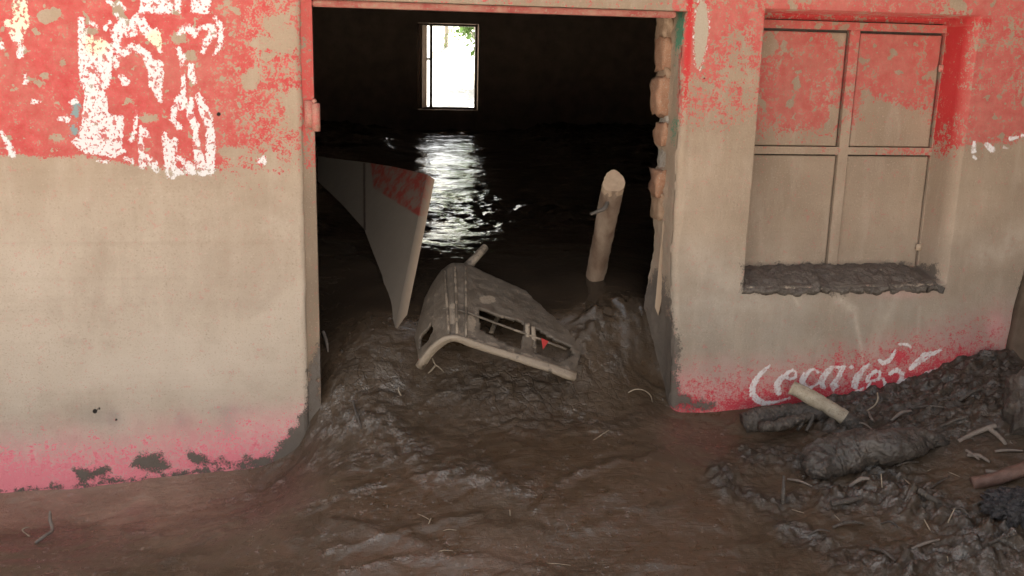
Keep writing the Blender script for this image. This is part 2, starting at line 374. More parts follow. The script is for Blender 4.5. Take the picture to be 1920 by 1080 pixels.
STROKES = [(c3(p), [q/3.0 for q in wd]) for p, wd in (
    ([(650, 265), (700, 290), (745, 258), (800, 290), (840, 330), (862, 400), (872, 470), (905, 575)], [50, 50, 30, 42, 50, 60, 70, 12]),
    ([(900, 345), (906, 420), (890, 480)], [22, 28, 40]), ([(775, 100), (830, 180), (870, 230), (902, 285)], [55, 55, 40, 20]),
    ([(655, 330), (655, 370)], [45, 30]), ([(680, 430), (705, 460)], [30, 45]),
    ([(1010, 188), (1050, 150), (1100, 180), (1090, 205)], [22, 40, 40, 18]), ([(1130, 155), (1190, 150), (1200, 190), (1160, 230), (1140, 295)], [20, 40, 40, 38, 18]),
    ([(1212, 100), (1245, 150), (1240, 250), (1200, 312)], [16, 26, 24, 8]),
    ([(1005, 275), (1025, 320), (1022, 370)], [20, 38, 12]), ([(1075, 368), (1080, 420), (1095, 462)], [28, 38, 20]), ([(1032, 430), (1030, 525)], [18, 26]),
    ([(980, 595), (975, 680), (1010, 716)], [28, 28, 30]), ([(1078, 560), (1066, 640), (1100, 705), (1100, 745)], [22, 38, 42, 22]),
    ([(1115, 535), (1150, 625), (1180, 705), (1186, 800), (1180, 960)], [30, 55, 42, 48, 50]), ([(1100, 770), (1110, 850), (1140, 955)], [28, 45, 60]),
    ([(792, 715), (793, 800), (800, 928)], [18, 24, 38]), ([(768, 625), (758, 740), (735, 795)], [14, 18, 16]), ([(830, 880), (860, 920), (885, 965)], [20, 45, 16]),
    ([(922, 755), (950, 850), (965, 975)], [24, 60, 60]), ([(955, 968), (1105, 962)], [40, 26]), ([(1000, 885), (1085, 945)], [20, 40]), ([(980, 790), (985, 840)], [30, 20]),
    ([(800, 720), (830, 760)], [14, 26]), ([(545, 905), (612, 912)], [6, 9]), ([(705, 885), (752, 912)], [18, 12]), ([(8, 738), (40, 800), (74, 872)], [12, 30, 34]),
    ([(122, 258), (128, 272)], [26, 26]), ([(108, 298), (112, 312)], [36, 36]), ([(8, 252), (12, 266)], [24, 24]), ([(140, 425), (142, 460)], [16, 26]), ([(182, 570), (216, 572)], [20, 18]),
    ([(612, 5), (640, 30)], [28, 10]), ([(670, 20), (700, 48)], [22, 16]), ([(655, 80), (660, 100)], [16, 16]), ([(615, 120), (625, 125)], [20, 20]), ([(590, 150), (596, 160)], [22, 22]))]
_k6 = lambda p, wd: ([(1340+x/6, 680+y/6) for x, y in p], [q/6 for q in wd])
_k3 = lambda p, wd: ([(1280+x/3, 480+y/3) for x, y in p], [q/3 for q in wd])
LETTERS = [
    _k6([(622, 30), (560, 85), (500, 145), (452, 215), (425, 290), (430, 360), (480, 425), (570, 458), (690, 442), (850, 395)], [16, 34, 46, 58, 62, 66, 66, 52, 22, 12]),
    _k6([(715, 335), (700, 260), (735, 190), (800, 135), (870, 82), (915, 105), (912, 165), (850, 188), (800, 165)], [62, 66, 58, 48, 20, 20, 26, 24, 18]),
    _k6([(1165, 112), (1130, 78), (1070, 85), (1020, 140), (985, 200), (1000, 265), (1060, 292), (1120, 262), (1172, 222)], [14, 20, 24, 66, 70, 50, 24, 24, 20]),
    _k6([(1320, 55), (1250, 120), (1195, 215), (1225, 275)], [34, 62, 66, 44]), _k6([(1310, 52), (1400, 50), (1465, 48)], [26, 26, 20]),
    _k6([(1452, 48), (1395, 165), (1325, 262), (1330, 295), (1395, 255)], [30, 52, 58, 36, 18]), _k6([(1535, 50), (1552, 52)], [34, 30]),
    _k6([(1730, 22), (1650, 95), (1592, 190), (1575, 260)], [26, 50, 74, 70]), _k6([(1590, 330), (1670, 290)], [26, 22]),
    _k6([(1712, 215), (1740, 145), (1815, 92), (1862, 110), (1850, 175), (1790, 205)], [34, 40, 30, 28, 30, 20]),
    _k3([(1108, 588), (1128, 604), (1158, 592), (1184, 560), (1196, 530)], [18, 20, 22, 18, 10]), _k3([(1218, 495), (1262, 498), (1288, 514)], [8, 12, 6]),
    _k3([(1165, 662), (1205, 640), (1236, 660), (1226, 700), (1190, 745)], [16, 22, 22, 22, 12]), _k3([(1128, 690), (1150, 752)], [14, 14]),
    _k3([(1284, 632), (1318, 596), (1360, 556), (1410, 548), (1458, 526)], [24, 26, 24, 20, 8]), _k3([(1322, 610), (1388, 565)], [12, 8]),
    _k3([(1330, 694), (1372, 655), (1452, 638), (1428, 668), (1372, 690)], [10, 14, 14, 14, 10]), _k3([(1238, 700), (1286, 690)], [10, 8]), _k3([(1040, 740), (1060, 700)], [12, 8]),
    _k3([(1640, 800), (1636, 850)], [14, 26]), _k3([(1712, 815), (1740, 840)], [26, 34]), _k3([(1845, 780), (1885, 770)], [20, 10]), _k3([(1905, 765), (1935, 760)], [12, 14]), _k3([(1805, 828), (1830, 835)], [8, 6]), _k3([(1640, 882), (1648, 892)], [16, 12])]
for _p in LETTERS[-6:]:                                     # specks beside the window are measured from the top of the wall
    for i, (a_, b_) in enumerate(_p[0]): _p[0][i] = (a_, b_-480)
SMEARS = [[(602, 690), (590, 705), (578, 745), (560, 790), (535, 820), (510, 850), (490, 875), (560, 880), (610, 800)],
          [(258, 852), (300, 850), (318, 876), (290, 888), (250, 872)], [(350, 850), (378, 848), (400, 862), (440, 862), (440, 874), (360, 872)],
          [(140, 880), (200, 876), (205, 895), (150, 905)], [(440, 864), (520, 850), (520, 872), (440, 880)],
          [(1200, 545), (1238, 500), (1250, 560), (1264, 600), (1276, 650), (1268, 700), (1276, 738), (1310, 752), (1340, 758), (1335, 764), (1255, 764), (1240, 790), (1190, 790)],
          [(1922, 500), (1912, 540), (1908, 590), (1893, 650), (1880, 700), (1960, 700), (1960, 480)],
          [(586, 665), (604, 640), (606, 800), (574, 800), (576, 720)], [(1392, 500), (1755, 497), (1760, 520), (1700, 538), (1560, 548), (1470, 540), (1392, 545)]]
def paint_attrs(x, y, z, part='wall'):
    u, v = proj(x, y, z)
    A = {}
    wob = 7*fbm(u/60, v/60, 4)
    vm = np.interp(u, [0, 150, 330, 480, 560], [292, 296, 322, 320, 312])
    wd = np.interp(u, [0, 400, 470], [2.2, 4, 26])
    left = np.interp(u, [0, 370, 430, 500, 570], [.93, .91, .76, .64, .56])*sig((vm-v+wob)/wd)
    big = fbm(u/90+3, v/90, 4)
    right = (.74+.55*big)*np.interp(v, [0, 130, 200, 250, 300], [1, .95, .66, .22, 0])
    rr = (.78+.5*big)*np.interp(v, [0, 200, 262, 285, 300], [1, 1, .82, .25, 0])
    right = np.where(u > 1760, rr, right)
    red = np.where(u < 900, left, right)
    fresh = np.zeros_like(u)
    if part == 'wall':
        reveal = sst(.012, .05, y)*(u > 1400)
        rc = np.where((v < 48) & (u < 1800), .80, 1)*np.interp(v, [0, 215, 260, 310], [.97, .95, .72, 0])
        red = np.where(reveal > .3, rc, red); fresh = np.maximum(fresh, reveal*np.where(v < 50, .45, .85))
        jam = np.exp(-((u-np.interp(v, [0, 200], [1295, 1284]))/9)**2)*np.interp(v, [20, 120, 190, 240], [1, 1, .6, 0])*(y < .03)
        red = np.maximum(red, jam); fresh = np.maximum(fresh, jam*.9)
        lin = sst(.03, .07, y)*(u > 1000)*(u < 1400); red = red*(1-lin)
        edge = np.exp(-((v-28-(u-1440)*.03)/16)**2)*(u > 1430)*(u < 1860); red = np.maximum(red, edge*(.75+.4*big))
        fresh = np.maximum(fresh, .6*edge)
    elif part == 'shutter':
        rp = np.interp(v, [0, 232, 268, 300], [.92, .80, .30, 0])+.5*big*np.interp(v, [0, 250, 300], [1, .6, 0])
        lp = np.interp(v, [0, 225, 255, 275], [.80, .76, .32, 0])+.35*big*np.interp(v, [0, 230, 275], [1, .8, 0])
        red = np.where(u > 1600-.08*v, rp, lp)
        mudlow = poly_sdf(u, v, [(1590, 300), (1620, 175), (1650, 190), (1690, 200), (1740, 210), (1750, 300)])
        red = red-.75*sig((mudlow+12*big)/6)
        fresh = np.full_like(u, .12)
    elif part == 'bar':
        red = np.interp(v, [0, 200, 260, 300], [.86, .66, .35, 0]); red = np.where((v > 270) & (v < 300) & (u > 1640), .55, red); fresh = np.full_like(u, .15)
    lt_ = (part == 'wall')*(u > 596)*(u < 1262)*(v < 40); red = np.where(lt_, .22, red)
    A['veil'] = np.clip({'wall': .07, 'shutter': .26, 'bar': .22, 'frame': .2}[part]+.22*big+0*u+np.where((u > 1260) & (part == 'wall'), .10, 0), 0, .6)*(fresh < .5)
    A['dirt_shade'] = np.full_like(u, {'wall': 0.0, 'shutter': .10, 'bar': .06, 'frame': .85}[part])+(.15*sst(300, 480, v) if part == 'frame' else 0)  # door frame strip painted darker for its shadow beside the wall
    A['dirt_shade'] = A['dirt_shade']+np.where(u > 1240, .26+.30*big, .10*big)+(.30*np.exp(-((u-1440)/55)**2-((v-330)/60)**2) if part == 'shutter' else 0)  # right side darkened in colour for light falloff, plus random dirt
    if part == 'wall': A['dirt_shade'] = np.maximum(A['dirt_shade'], .45*sst(.015, .05, y)); A['dirt_shade'] = np.where(lt_, .5, A['dirt_shade'])
    for (a_, b_, ra, rb) in ((518, 48, 20, 18), (534, 80, 26, 22), (492, 80, 24, 12), (335, 72, 14, 12), (358, 102, 14, 12), (170, 60, 16, 8), (278, 222, 16, 8), (548, 205, 14, 40), (105, 258, 14, 7), (118, 118, 6, 8), (430, 285, 24, 10), (470, 150, 16, 18)):
        red = red-.75*np.exp(-(((u-a_)/ra)**2+((v-b_)/rb)**2)**2)*(u < 600)
    A['red'] = red; A['fresh'] = np.clip(fresh, 0, 1)
    # lower washed band
    vb = np.interp(u, [0, 130, 250, 400, 520, 600], [925, 917, 903, 885, 867, 850])
    dv = vb-v
    p = sst(150, 30, dv+25*fbm(u/70, v/70, 4))*(u < 640)*np.interp(u, [0, 250, 480, 560], [1, .85, .95, .75])
    pd = np.interp(dv, [0, 25, 60, 110, 150], [.92, .84, .56, .16, 0])*(u < 570)*np.interp(u, [0, 140, 330, 430, 560], [1.12, .95, .74, .86, .62])
    vr = np.interp(u, [1250, 1380, 1500, 1600, 1700, 1760, 1890], [768, 768, 755, 737, 712, 692, 652]); dr = vr-v
    R = (u > 1240)
    p = np.where(R, .62*sst(120, 20, dr+22*fbm(u/60, v/60, 4))*np.interp(u, [1250, 1700, 1900], [1, .8, .6]), p)
    p = np.maximum(p, .75*np.exp(-((u-1868)/26)**2-((v-615)/34)**2)*R)
    p = np.maximum(p, .25*np.exp(-((u-1690)/60)**2-((v-552)/8)**2)*R)
    if part == 'frame': p = p*0; pd = pd*0
    A['pink'] = p; A['pinkdots'] = np.where(R, 0, pd)
    cr = np.interp(dr, [-20, 8, 24, 50, 80, 110], [.95, .86, .62, .46, .22, 0])*np.interp(u, [1250, 1290, 1350, 1420, 1500, 1580, 1700, 1800, 1880], [.75, .8, .9, .85, 1.05, 1.1, 1.0, .75, .4])
    cr = np.maximum(cr, .8*np.exp(-((u-1580)/22)**2-((v-690)/40)**2)); cr = np.maximum(cr, .8*np.exp(-((u-1690)/34)**2-((v-668)/26)**2))
    cr = np.maximum(cr, .62*np.exp(-((u-1865)/14)**2-((v-625)/16)**2))
    sc_ = np.zeros_like(u)
    for pl, wd_, k in (([(1568, 566), (1590, 572), (1603, 590), (1612, 640), (1622, 700)], 4, .55), ([(1575, 565), (1600, 580)], 9, .5), ([(1680, 560), (1650, 620), (1630, 690)], 9, .28), ([(1725, 575), (1715, 690)], 3, .3), ([(1485, 548), (1498, 575)], 3, .4), ([(1290, 560), (1440, 575)], 22, .22), ([(1840, 480), (1890, 470), (1905, 440)], 24, .3), ([(1300, 470), (1380, 540)], 26, .22), ([(60, 500), (320, 640)], 60, .18), ([(200, 700), (460, 690)], 50, .25)):
        sc_ = np.maximum(sc_, k*np.exp(-(seg_d(u, v, pl)/wd_)**2))
    A['scuff'] = sc_
    A['crimson'] = np.where(R, cr*(1+.5*big), 0)
    A['tone'] = np.where(u < 900, np.interp(v, [250, 420, 640, 800], [.12, .62, 1, 1]), np.interp(v, [0, 250, 420, 600], [0, .10, .42, .8]))
    gs = sum(k*np.exp(-((u-a_)/ra)**2-((v-b_)/rb)**2) for a_, b_, ra, rb, k in ((180, 778, 30, 20, .7), (212, 785, 14, 14, .9), (340, 790, 14, 18, .8), (428, 800, 16, 30, .8), (440, 770, 40, 12, .6)))
    A['grey'] = gs+np.where(R, np.interp(v, [430, 560, 700], [0, .85, 1]), np.interp(v, [700, 850], [0, .35]))*(1+.3*big)
    if part == 'frame': A['tone'] = A['tone']*0; A['grey'] = A['grey']*0
    wt = np.full(u.shape, -60.0)
    for pl in POLYS: wt = np.maximum(wt, poly_sdf(u, v, pl))
    for pl, wds in STROKES: wt = np.maximum(wt, seg_d(u, v, pl, wds))
    lt = np.full(u.shape, -60.0)
    for pl, wds in LETTERS: lt = np.maximum(lt, seg_d(u, v, pl, wds))
    A['white'] = np.clip(np.where(u < 900, wt, lt), -30, 30)+.6
    A['fuzz'] = np.where(u < 900, 3.6, 1.7)
    A['wear'] = np.where(u < 900, .92, .5)
    A['cream'] = np.clip(sst(26, 10, np.hypot(u-292, v-75))+sst(70, 10, np.hypot(u-35, v-30))+sst(34, 10, np.hypot(u-180, v-80)), 0, 1)
    sm = np.full(u.shape, -60.0)
    for pl in SMEARS: sm = np.maximum(sm, poly_sdf(u, v, pl))
    sm = np.maximum(sm, np.where(u < 600, 3-np.abs(dv-4)*1.1, -60)+8*fbm(u/22, v/30, 3)*(u < 600))
    if part in ('shutter', 'bar'): sm = np.minimum(sm, poly_sdf(u, v, [(1390, 492), (1740, 485), (1780, 520), (1390, 550)]))
    A['smear'] = np.clip(sm, -40, 40)
    chip = poly_sdf(u, v, [(1313, -5), (1328, 8), (1331, 60), (1324, 100), (1312, 134), (1304, 128), (1300, 100), (1300, 50), (1305, 15)])
    A['chip'] = np.clip(chip-2, -30, 30)
    rim = 1.6-np.abs(chip); A['white'] = np.maximum(A['white'], np.where(np.abs(chip) < 6, rim+2.5*pn(u/6, v/6)-1.6, -30))
    gl = np.interp(v, [0, 90, 170, 300], [1279, 1272, 1268, 1262])
    A['green'] = np.interp(v, [14, 80, 100, 210, 230, 290], [1, .95, .35, .2, .7, .05])*np.exp(-((u-gl)/9)**2)*(u > 1240)*(u < 1300)*(v < 310)*(y > .01)
    A['teal'] = .95*np.exp(-((u-143)/9)**2-((v-205)/22)**2)+.9*np.exp(-((u-137)/9)**2-((v-245)/14)**2)
    dots = np.full(u.shape, -30.0)
    for (a, b, r) in ((178, 771, 4.5), (186, 766, 2.5), (410, 214, 4), (218, 787, 2.5), (122/3+1280, 147, 1.8)): dots = np.maximum(dots, r-np.hypot(u-a, v-b))
    A['dots'] = dots
    return A

# ------------------------------------------------------------------ wet mud sheet
CTRL = []
def cp(u, v, y): p = W(u, v, y); CTRL.append((p[0], y, p[2]))
for (u, v) in ((-200, 936), (0, 925), (130, 917), (250, 903), (400, 885), (515, 867), (562, 838)): cp(u, v, 0)
for (u, v) in ((1250, 768), (1380, 768), (1500, 756), (1600, 740), (1700, 714), (1760, 693), (1890, 652), (2050, 600)): cp(u, v, 0)
for (u, v, y) in ((592, 752, .03), (660, 735, 0), (760, 745, 0), (900, 735, 0), (1050, 735, 0), (1205, 740, 0), (1215, 700, .1), (605, 700, .12)): cp(u, v, y)
CTRL += [(x, .22, .425) for x in (0, .2, .45)]+[(.75, .2, .44), (.9, .2, .43), (-.05, .25, .42)]
CTRL += [(x, .45, .535) for x in (-1, -.2, .1, .4, .7, 1, 2)]+[(x, 1.0, .55) for x in (-1.2, 0, 1, 2.2)]+[(x, 3, .56) for x in (-1.5, 0, 1.5, 3)]+[(x, 6.2, .575) for x in (-1.5, 0, 1.5, 3)]
CTRL += [(x, -.3, z) for x, z in ((-1.6, -.03), (-1.0, -.03), (-.5, -.005), (-.1, .085), (.3, .15), (.7, .145), (1.0, .10), (1.4, .13), (1.8, .24), (2.3, .36))]
CTRL += [(x, -.7, z) for x, z in ((-1.8, -.06), (-.8, -.05), (0, -.02), (.6, .0), (1.1, .0), (1.5, .05), (2.2, .18))]
CTRL += [(x, -1.3, z) for x, z in ((-2, -.09), (0, -.07), (1, -.06), (2.2, .02))]
C = np.array(CTRL)
def _k(d2): return np.where(d2 > 0, d2*np.log(np.maximum(d2, 1e-12)), 0)
_n = len(C); K = np.zeros((_n+3, _n+3))
K[:_n, :_n] = _k((C[:, None, 0]-C[None, :, 0])**2+(C[:, None, 1]-C[None, :, 1])**2)+np.eye(_n)*2e-3
K[:_n, _n] = 1; K[:_n, _n+1:] = C[:, :2]; K[_n, :_n] = 1; K[_n+1:, :_n] = C[:, :2].T
_wt = np.linalg.solve(K, np.r_[C[:, 2], 0, 0, 0])
def base_h(x, y):
    sh = x.shape; x = x.ravel(); y = y.ravel(); r = np.empty_like(x)
    for i in range(0, len(x), 40000):
        a, b = x[i:i+40000], y[i:i+40000]
        r[i:i+40000] = _k((a[:, None]-C[None, :, 0])**2+(b[:, None]-C[None, :, 1])**2)@_wt[:_n]+_wt[_n]+_wt[_n+1]*a+_wt[_n+2]*b
    return r.reshape(sh)
RIDGES = [([(430, 946), (480, 928), (530, 905)], 5, .010, .8), ([(600, 1042), (680, 1020), (760, 995), (900, 962)], 6, .010, .8), ([(560, 962), (640, 930), (720, 905), (860, 884)], 6, .009, .8), ([(300, 1066), (400, 1000), (470, 955)], 6, .008, .8), ([(350, 975), (420, 980)], 5, .006, .8), ([(230, 1000), (300, 1004)], 5, .008, .8), ([(1000, 960), (1060, 900), (1130, 870), (1240, 850)], 6, .007, .6), ([(1080, 1000), (1180, 960), (1300, 940)], 6, .006, .6), ([(640, 1075), (760, 1050), (900, 1048), (1020, 1066)], 6, .008, .8), ([(690, 830), (730, 850), (780, 870)], 6, .010, .8),  # photo pixels, half width, height (m), roughness
    ([(640, 700), (690, 655), (728, 690), (745, 735), (715, 765)], 30, .028, .8), ([(585, 812), (640, 788), (705, 802)], 18, .022, 1.4),
    ([(545, 865), (600, 850), (690, 858), (790, 842)], 16, .012, 1.0), ([(735, 800), (760, 825), (785, 855)], 13, .018, 1.2), ([(820, 895), (900, 888), (990, 918)], 16, .012, .9),
    ([(630, 985), (760, 1010), (830, 1035)], 10, .010, .8), ([(560, 1010), (640, 1000), (760, 1005)], 18, .008, .8),
    ([(870, 730), (960, 745), (1050, 720)], 40, .025, 1.3), ([(985, 800), (1020, 770), (1060, 735)], 24, .018, .9), ([(1090, 640), (1140, 610), (1195, 600)], 22, .018, 1.3), ([(1090, 600), (1150, 575), (1210, 580)], 18, .018, 1.3),
    ([(1088, 704), (1092, 660), (1120, 612)], 16, .06, .8), ([(1150, 690), (1190, 650), (1205, 610)], 16, .02, 1.4), ([(1120, 805), (1160, 800), (1200, 780)], 8, .008, .8),
    ([(1345, 905), (1395, 930), (1455, 948), (1490, 940)], 13, .030, 1.8), ([(1345, 880), (1370, 905), (1360, 925)], 12, .024, 1.8), ([(1405, 862), (1460, 855), (1510, 870), (1545, 900), (1560, 930)], 15, .030, 1.9),
    ([(1470, 990), (1510, 1008), (1545, 1020)], 13, .026, 1.8), ([(1570, 1045), (1620, 1055), (1700, 1075)], 18, .026, 1.6), ([(1560, 945), (1620, 935), (1690, 950)], 20, .03, 1.6),
    ([(1640, 890), (1700, 930), (1760, 965), (1830, 1000)], 30, .045, 1.7), ([(1700, 1060), (1790, 1050), (1890, 1020)], 26, .035, 1.7), ([(1850, 1060), (1920, 1050)], 26, .04, 1.6),
    ([(1560, 770), (1650, 750), (1760, 740), (1860, 730)], 34, .03, 1.8), ([(1640, 830), (1760, 800), (1860, 770)], 26, .02, 1.6), ([(1780, 690), (1830, 680), (1880, 690)], 20, .03, 1.6), ([(1560, 795), (1600, 810)], 20, .03, 1.8)]
def mud_fields(x, y):
    h0 = base_h(x, y)
    u, v = proj(x, y, h0)
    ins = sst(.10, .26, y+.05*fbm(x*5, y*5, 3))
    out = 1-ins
    wx = x+.05*fbm(x*6, y*6, 3); wy = y+.05*fbm(x*6+40, y*6, 3)
    h = h0.copy(); clod = np.zeros_like(x)
    fine = fbm(x*30, y*44, 5, .52)
    _q = fbm(x*9, y*9, 3)*.25
    lump = 2.2*np.abs(pn(x*17+9+_q, y*25+_q))+1.2*np.abs(pn(x*37+3, y*52))+.5*np.abs(pn(x*80, y*110+5))-.75
    for pts, wd, ht, rg in RIDGES:
        wd = wd*1.45; rg = rg*(.45 if pts[0][0] < 1300 else .8)
        d = seg_d(u+10*fbm(x*25, y*25, 3), v+7*fbm(x*25+7, y*25, 3), pts)
        m = np.exp(-(d/wd)**2)*(y < .6)
        h += (.7 if pts[0][0] < 1300 else .5)*ht*m*(.75+rg*(.50*lump+.06*fine)); clod = np.maximum(clod, m*min(rg/1.5, 1))
    rough = np.clip(sst(1330, 1420, u+40*fbm(x*5, y*5, 3))*sst(780, 860, v)*.5+sst(860, 600, u)*sst(900, 800, v)*.3+clod+.25*sst(800, 700, v)*(u > 600)*(u < 1260)+1.0*sst(1500, 1600, u)*sst(860, 780, v), 0, 1)*out
    pool = sst(.14, -.08, fbm(wx*3.1, wy*4.2, 3)+.9*rough-.25*sst(900, 1100, u)*sst(1420, 1300, u)*sst(790, 850, v)-.05)*out
    mid = fbm(wx*5, wy*8, 4)
    h += out*(.012*mid*(1-.4*pool)*(1-.6*sst(650, 450, u))+.006*rough*fbm(wx*14, wy*18, 4, .5)+.005*rough*lump*(.3+.7*clod)+.0022*(1-pool)*fine)
    # slow flow folds
    fl = np.sin((wy*1.25-wx*.35)*46+4*fbm(x*3, y*3, 3)); h += out*.0016*fl*sst(.25, -.05, fbm(x*2.5+5, y*3, 2))
    gpts = (([(600, 770), (650, 740), (735, 720), (750, 750)], 26), ([(570, 815), (690, 795)], 22), ([(710, 800), (790, 860)], 22), ([(800, 895), (900, 892), (1000, 922)], 24), ([(440, 940), (525, 910)], 12), ([(600, 1042), (680, 1020), (760, 995)], 7), ([(560, 962), (640, 930), (720, 905)], 8), ([(640, 1075), (760, 1050), (900, 1048)], 6), ([(350, 975), (420, 980)], 6), ([(1000, 960), (1060, 900), (1130, 870)], 6), ([(580, 870), (700, 860), (800, 850)], 16), ([(1110, 630), (1190, 600)], 26), ([(1060, 780), (1130, 800)], 20), ([(250, 1000), (300, 1000)], 8))
    wet = clod.copy()
    for pts, wd in gpts: wet = np.maximum(wet, np.exp(-(seg_d(u, v, pts)/wd)**2))
    wet = np.clip(wet*np.where(u > 1320, .8, 1)+.30*sst(1480, 1640, u)*sst(820, 900, v), 0, 1)
    crack = np.clip(np.exp(-((u-1010)/130)**2-((v-730)/50)**2)+.7*np.exp(-((u-680)/70)**2-((v-700)/60)**2)+.8*np.exp(-((u-1700)/160)**2-((v-760)/60)**2), 0, 1)*out
    h += ins*(.012*fbm(x*2.2, y*3.5, 3)+.003*fbm(x*7, y*13, 2)+.03*np.exp(-((x-.75)/.35)**2-((y-1.6)/.5)**2)*fbm(x*9, y*9, 3)+.07*sst(3.4, 5.2, y)*sst(.45, .0, x+.12*fbm(x*3, y*3, 3))*(.8+.9*fbm(x*3.5, y*4, 4))+.07*sst(4.0, 5.8, y)*sst(1.25, 1.7, x+.12*fbm(x*3, y*3, 3))*(.8+.9*fbm(x*3.5, y*4, 4))+.03*sst(5.6, 6.1, y)*(.6+.8*fbm(x*4, y*6, 4))+.05*sst(1.2, 1.9, x)*np.maximum(fbm(x*4, y*5, 4), -.1)+.05*sst(.3, -.6, x)*np.maximum(fbm(x*4, y*5, 4), -.1))
    # hold the rim at the facade
    rosy_sheen = np.clip(1.1*sst(620, 250, u)*sst(1060, 930, v+30*fbm(x*8, y*8, 3))+.5*np.exp(-((u-1290)/60)**2-((v-805)/30)**2)+.35*np.exp(-((u-880)/200)**2-((v-1060)/60)**2), 0, 1)
    return h, dict(inside=ins, clod=np.clip(clod+.55*sst(1480, 1600, u)*sst(900, 820, v), 0, 1)*out, pool=pool, rosy_sheen=rosy_sheen, wet=wet*out, crack=crack)
def axis(segs):
    r = []
    for a, b, s in segs:
        n = max(1, int(round((b-a)/s))); r += list(a+(b-a)*np.arange(n)/n)
    return np.array(r+[segs[-1][1]])
GX = axis([(-6, -2.4, .12), (-2.4, -1.45, .03), (-1.45, 2.35, .0052), (2.35, 3.2, .03), (3.2, 7, .15)])
GY = axis([(-5, -1.3, .12), (-1.3, -.78, .02), (-.78, .5, .0048), (.5, 1.2, .012), (1.2, 6.3, .03)])
XX, YY = np.meshgrid(GX, GY)
HH, MA = mud_fields(XX, YY)
edge = np.minimum.reduce([sst(-6, -4.5, XX), sst(7, 5, XX), sst(-5, -3.8, YY)])
HH = HH*edge-.30*(1-edge)
def ground_z(x, y):
    i = np.clip(np.searchsorted(GX, x)-1, 0, len(GX)-2); j = np.clip(np.searchsorted(GY, y)-1, 0, len(GY)-2)
    a = (x-GX[i])/(GX[i+1]-GX[i]); b = (y-GY[j])/(GY[j+1]-GY[j])
    return (HH[j, i]*(1-a)+HH[j, i+1]*a)*(1-b)+(HH[j+1, i]*(1-a)+HH[j+1, i+1]*a)*b
def G(u, v, up=0.0):                        # where the sight line of a photo point meets the mud
    d = ray(u, v); t = 1.2
    while t < 9:
        p = CAMP+d*t
        if p[2] < ground_z(p[0], p[1])+up: break
        t += .004
    return Vector(p)
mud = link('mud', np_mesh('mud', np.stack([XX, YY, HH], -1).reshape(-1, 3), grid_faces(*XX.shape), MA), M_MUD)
mud['kind'] = 'structure'
# the land to the horizon; pale rise behind added to brighten window and reflection
gx = axis([(-900, -60, 120), (-60, 60, 6), (60, 900, 120)]); gX, gY = np.meshgrid(gx, gx)
gZ = -.14+.05*fbm(gX*.05, gY*.05, 3)*(np.hypot(gX, gY) > 14)+5.5*sst(16, 52, gY)*(1+.10*fbm(gX*.06, gY*.06, 3))
land = link('ground', np_mesh('ground', np.stack([gX, gY, gZ], -1).reshape(-1, 3), grid_faces(*gX.shape)), M_GROUND); land['kind'] = 'structure'

# ------------------------------------------------------------------ the house
house = empty('house', 'low plastered house with worn red and mud-stained tan front wall and open doorway', 'house')
T = .20
XL = lambda z: np.interp(z, [W(575, 640)[2], W(563, 10)[2]], [W(575, 640)[0], W(563, 10)[0]])
_cz = [(1258, 765), (1264, 640), (1262, 560), (1262, 480), (1272, 300), (1284, 60), (1291, 20)]
_cp = np.array([W(*c) for c in _cz])
XC = lambda z: np.interp(z, _cp[:, 2], _cp[:, 0])
_rz = [(1245, 765), (1218, 720), (1212, 650), (1208, 580), (1214, 540), (1226, 480), (1230, 440), (1224, 400), (1222, 345), (1226, 322), (1242, 300), (1240, 285), (1228, 268), (1228, 240), (1240, 225), (1236, 206), (1228, 195), (1230, 150), (1240, 120), (1238, 100), (1240, 70), (1246, 40)]
_rp = np.array([W(c[0], c[1], T-.01) for c in _rz])
XR = lambda z: np.interp(z, _rp[:, 2], _rp[:, 0])
ZT = W(900, 8)[2]                                                  # under side of the lintel
WL, WR = (W(1437, 40)[0]+W(1395, 500)[0])/2, (W(1836, 50)[0]+W(1772, 500)[0])/2
WT, WB = W(1600, 22)[2], (W(1420, 540)[2]+W(1700, 530)[2])/2
SD = .14                                                             # depth of the shutter
SR = (W(1790, 50, SD)[0]+W(1738, 480, SD)[0])/2+.006
def relief(x, z): return .0035*fbm(x*3, z*3, 3)+.0014*fbm(x*14, z*14, 3)
verts, faces, off = [], [], 0
def put_grid(X, Y, Z, flip=False, keep=None):
    global off
    verts.append(np.stack([X, Y, Z], -1).reshape(-1, 3)); faces.append(grid_faces(*X.shape, keep=keep, flip=flip, off=off)); off += X.size
zr = axis([(-.35, -.05, .02), (-.05, 1.55, .0042), (1.55, 1.8, .02)])
# left of the doorway: the front, a rounded corner, the jamb
fx = axis([(-3.4, -1.55, .05), (-1.55, -.02, .0042)]); fx = (fx+.02)     # distances left of the corner
uu = list(fx-fx[-1])
nl = len(uu)
Zl = np.repeat(zr[:, None], nl+14, 1); Xl = np.zeros_like(Zl); Yl = np.zeros_like(Zl)
xl = XL(zr)+.004*fbm(zr*7, zr*0+3, 3)
rc = .012
for j in range(nl): Xl[:, j] = (xl-rc)+uu[j]
for j in range(6):
    a = (j+1)/6*math.pi/2; Xl[:, nl+j] = xl-rc+rc*math.sin(a); Yl[:, nl+j] = rc-rc*math.cos(a)
for j in range(8): Xl[:, nl+6+j] = xl; Yl[:, nl+6+j] = rc+(T-rc)*(j+1)/8
Yl[:, :nl] += relief(Xl[:, :nl], Zl[:, :nl])
put_grid(Xl, Yl, Zl)
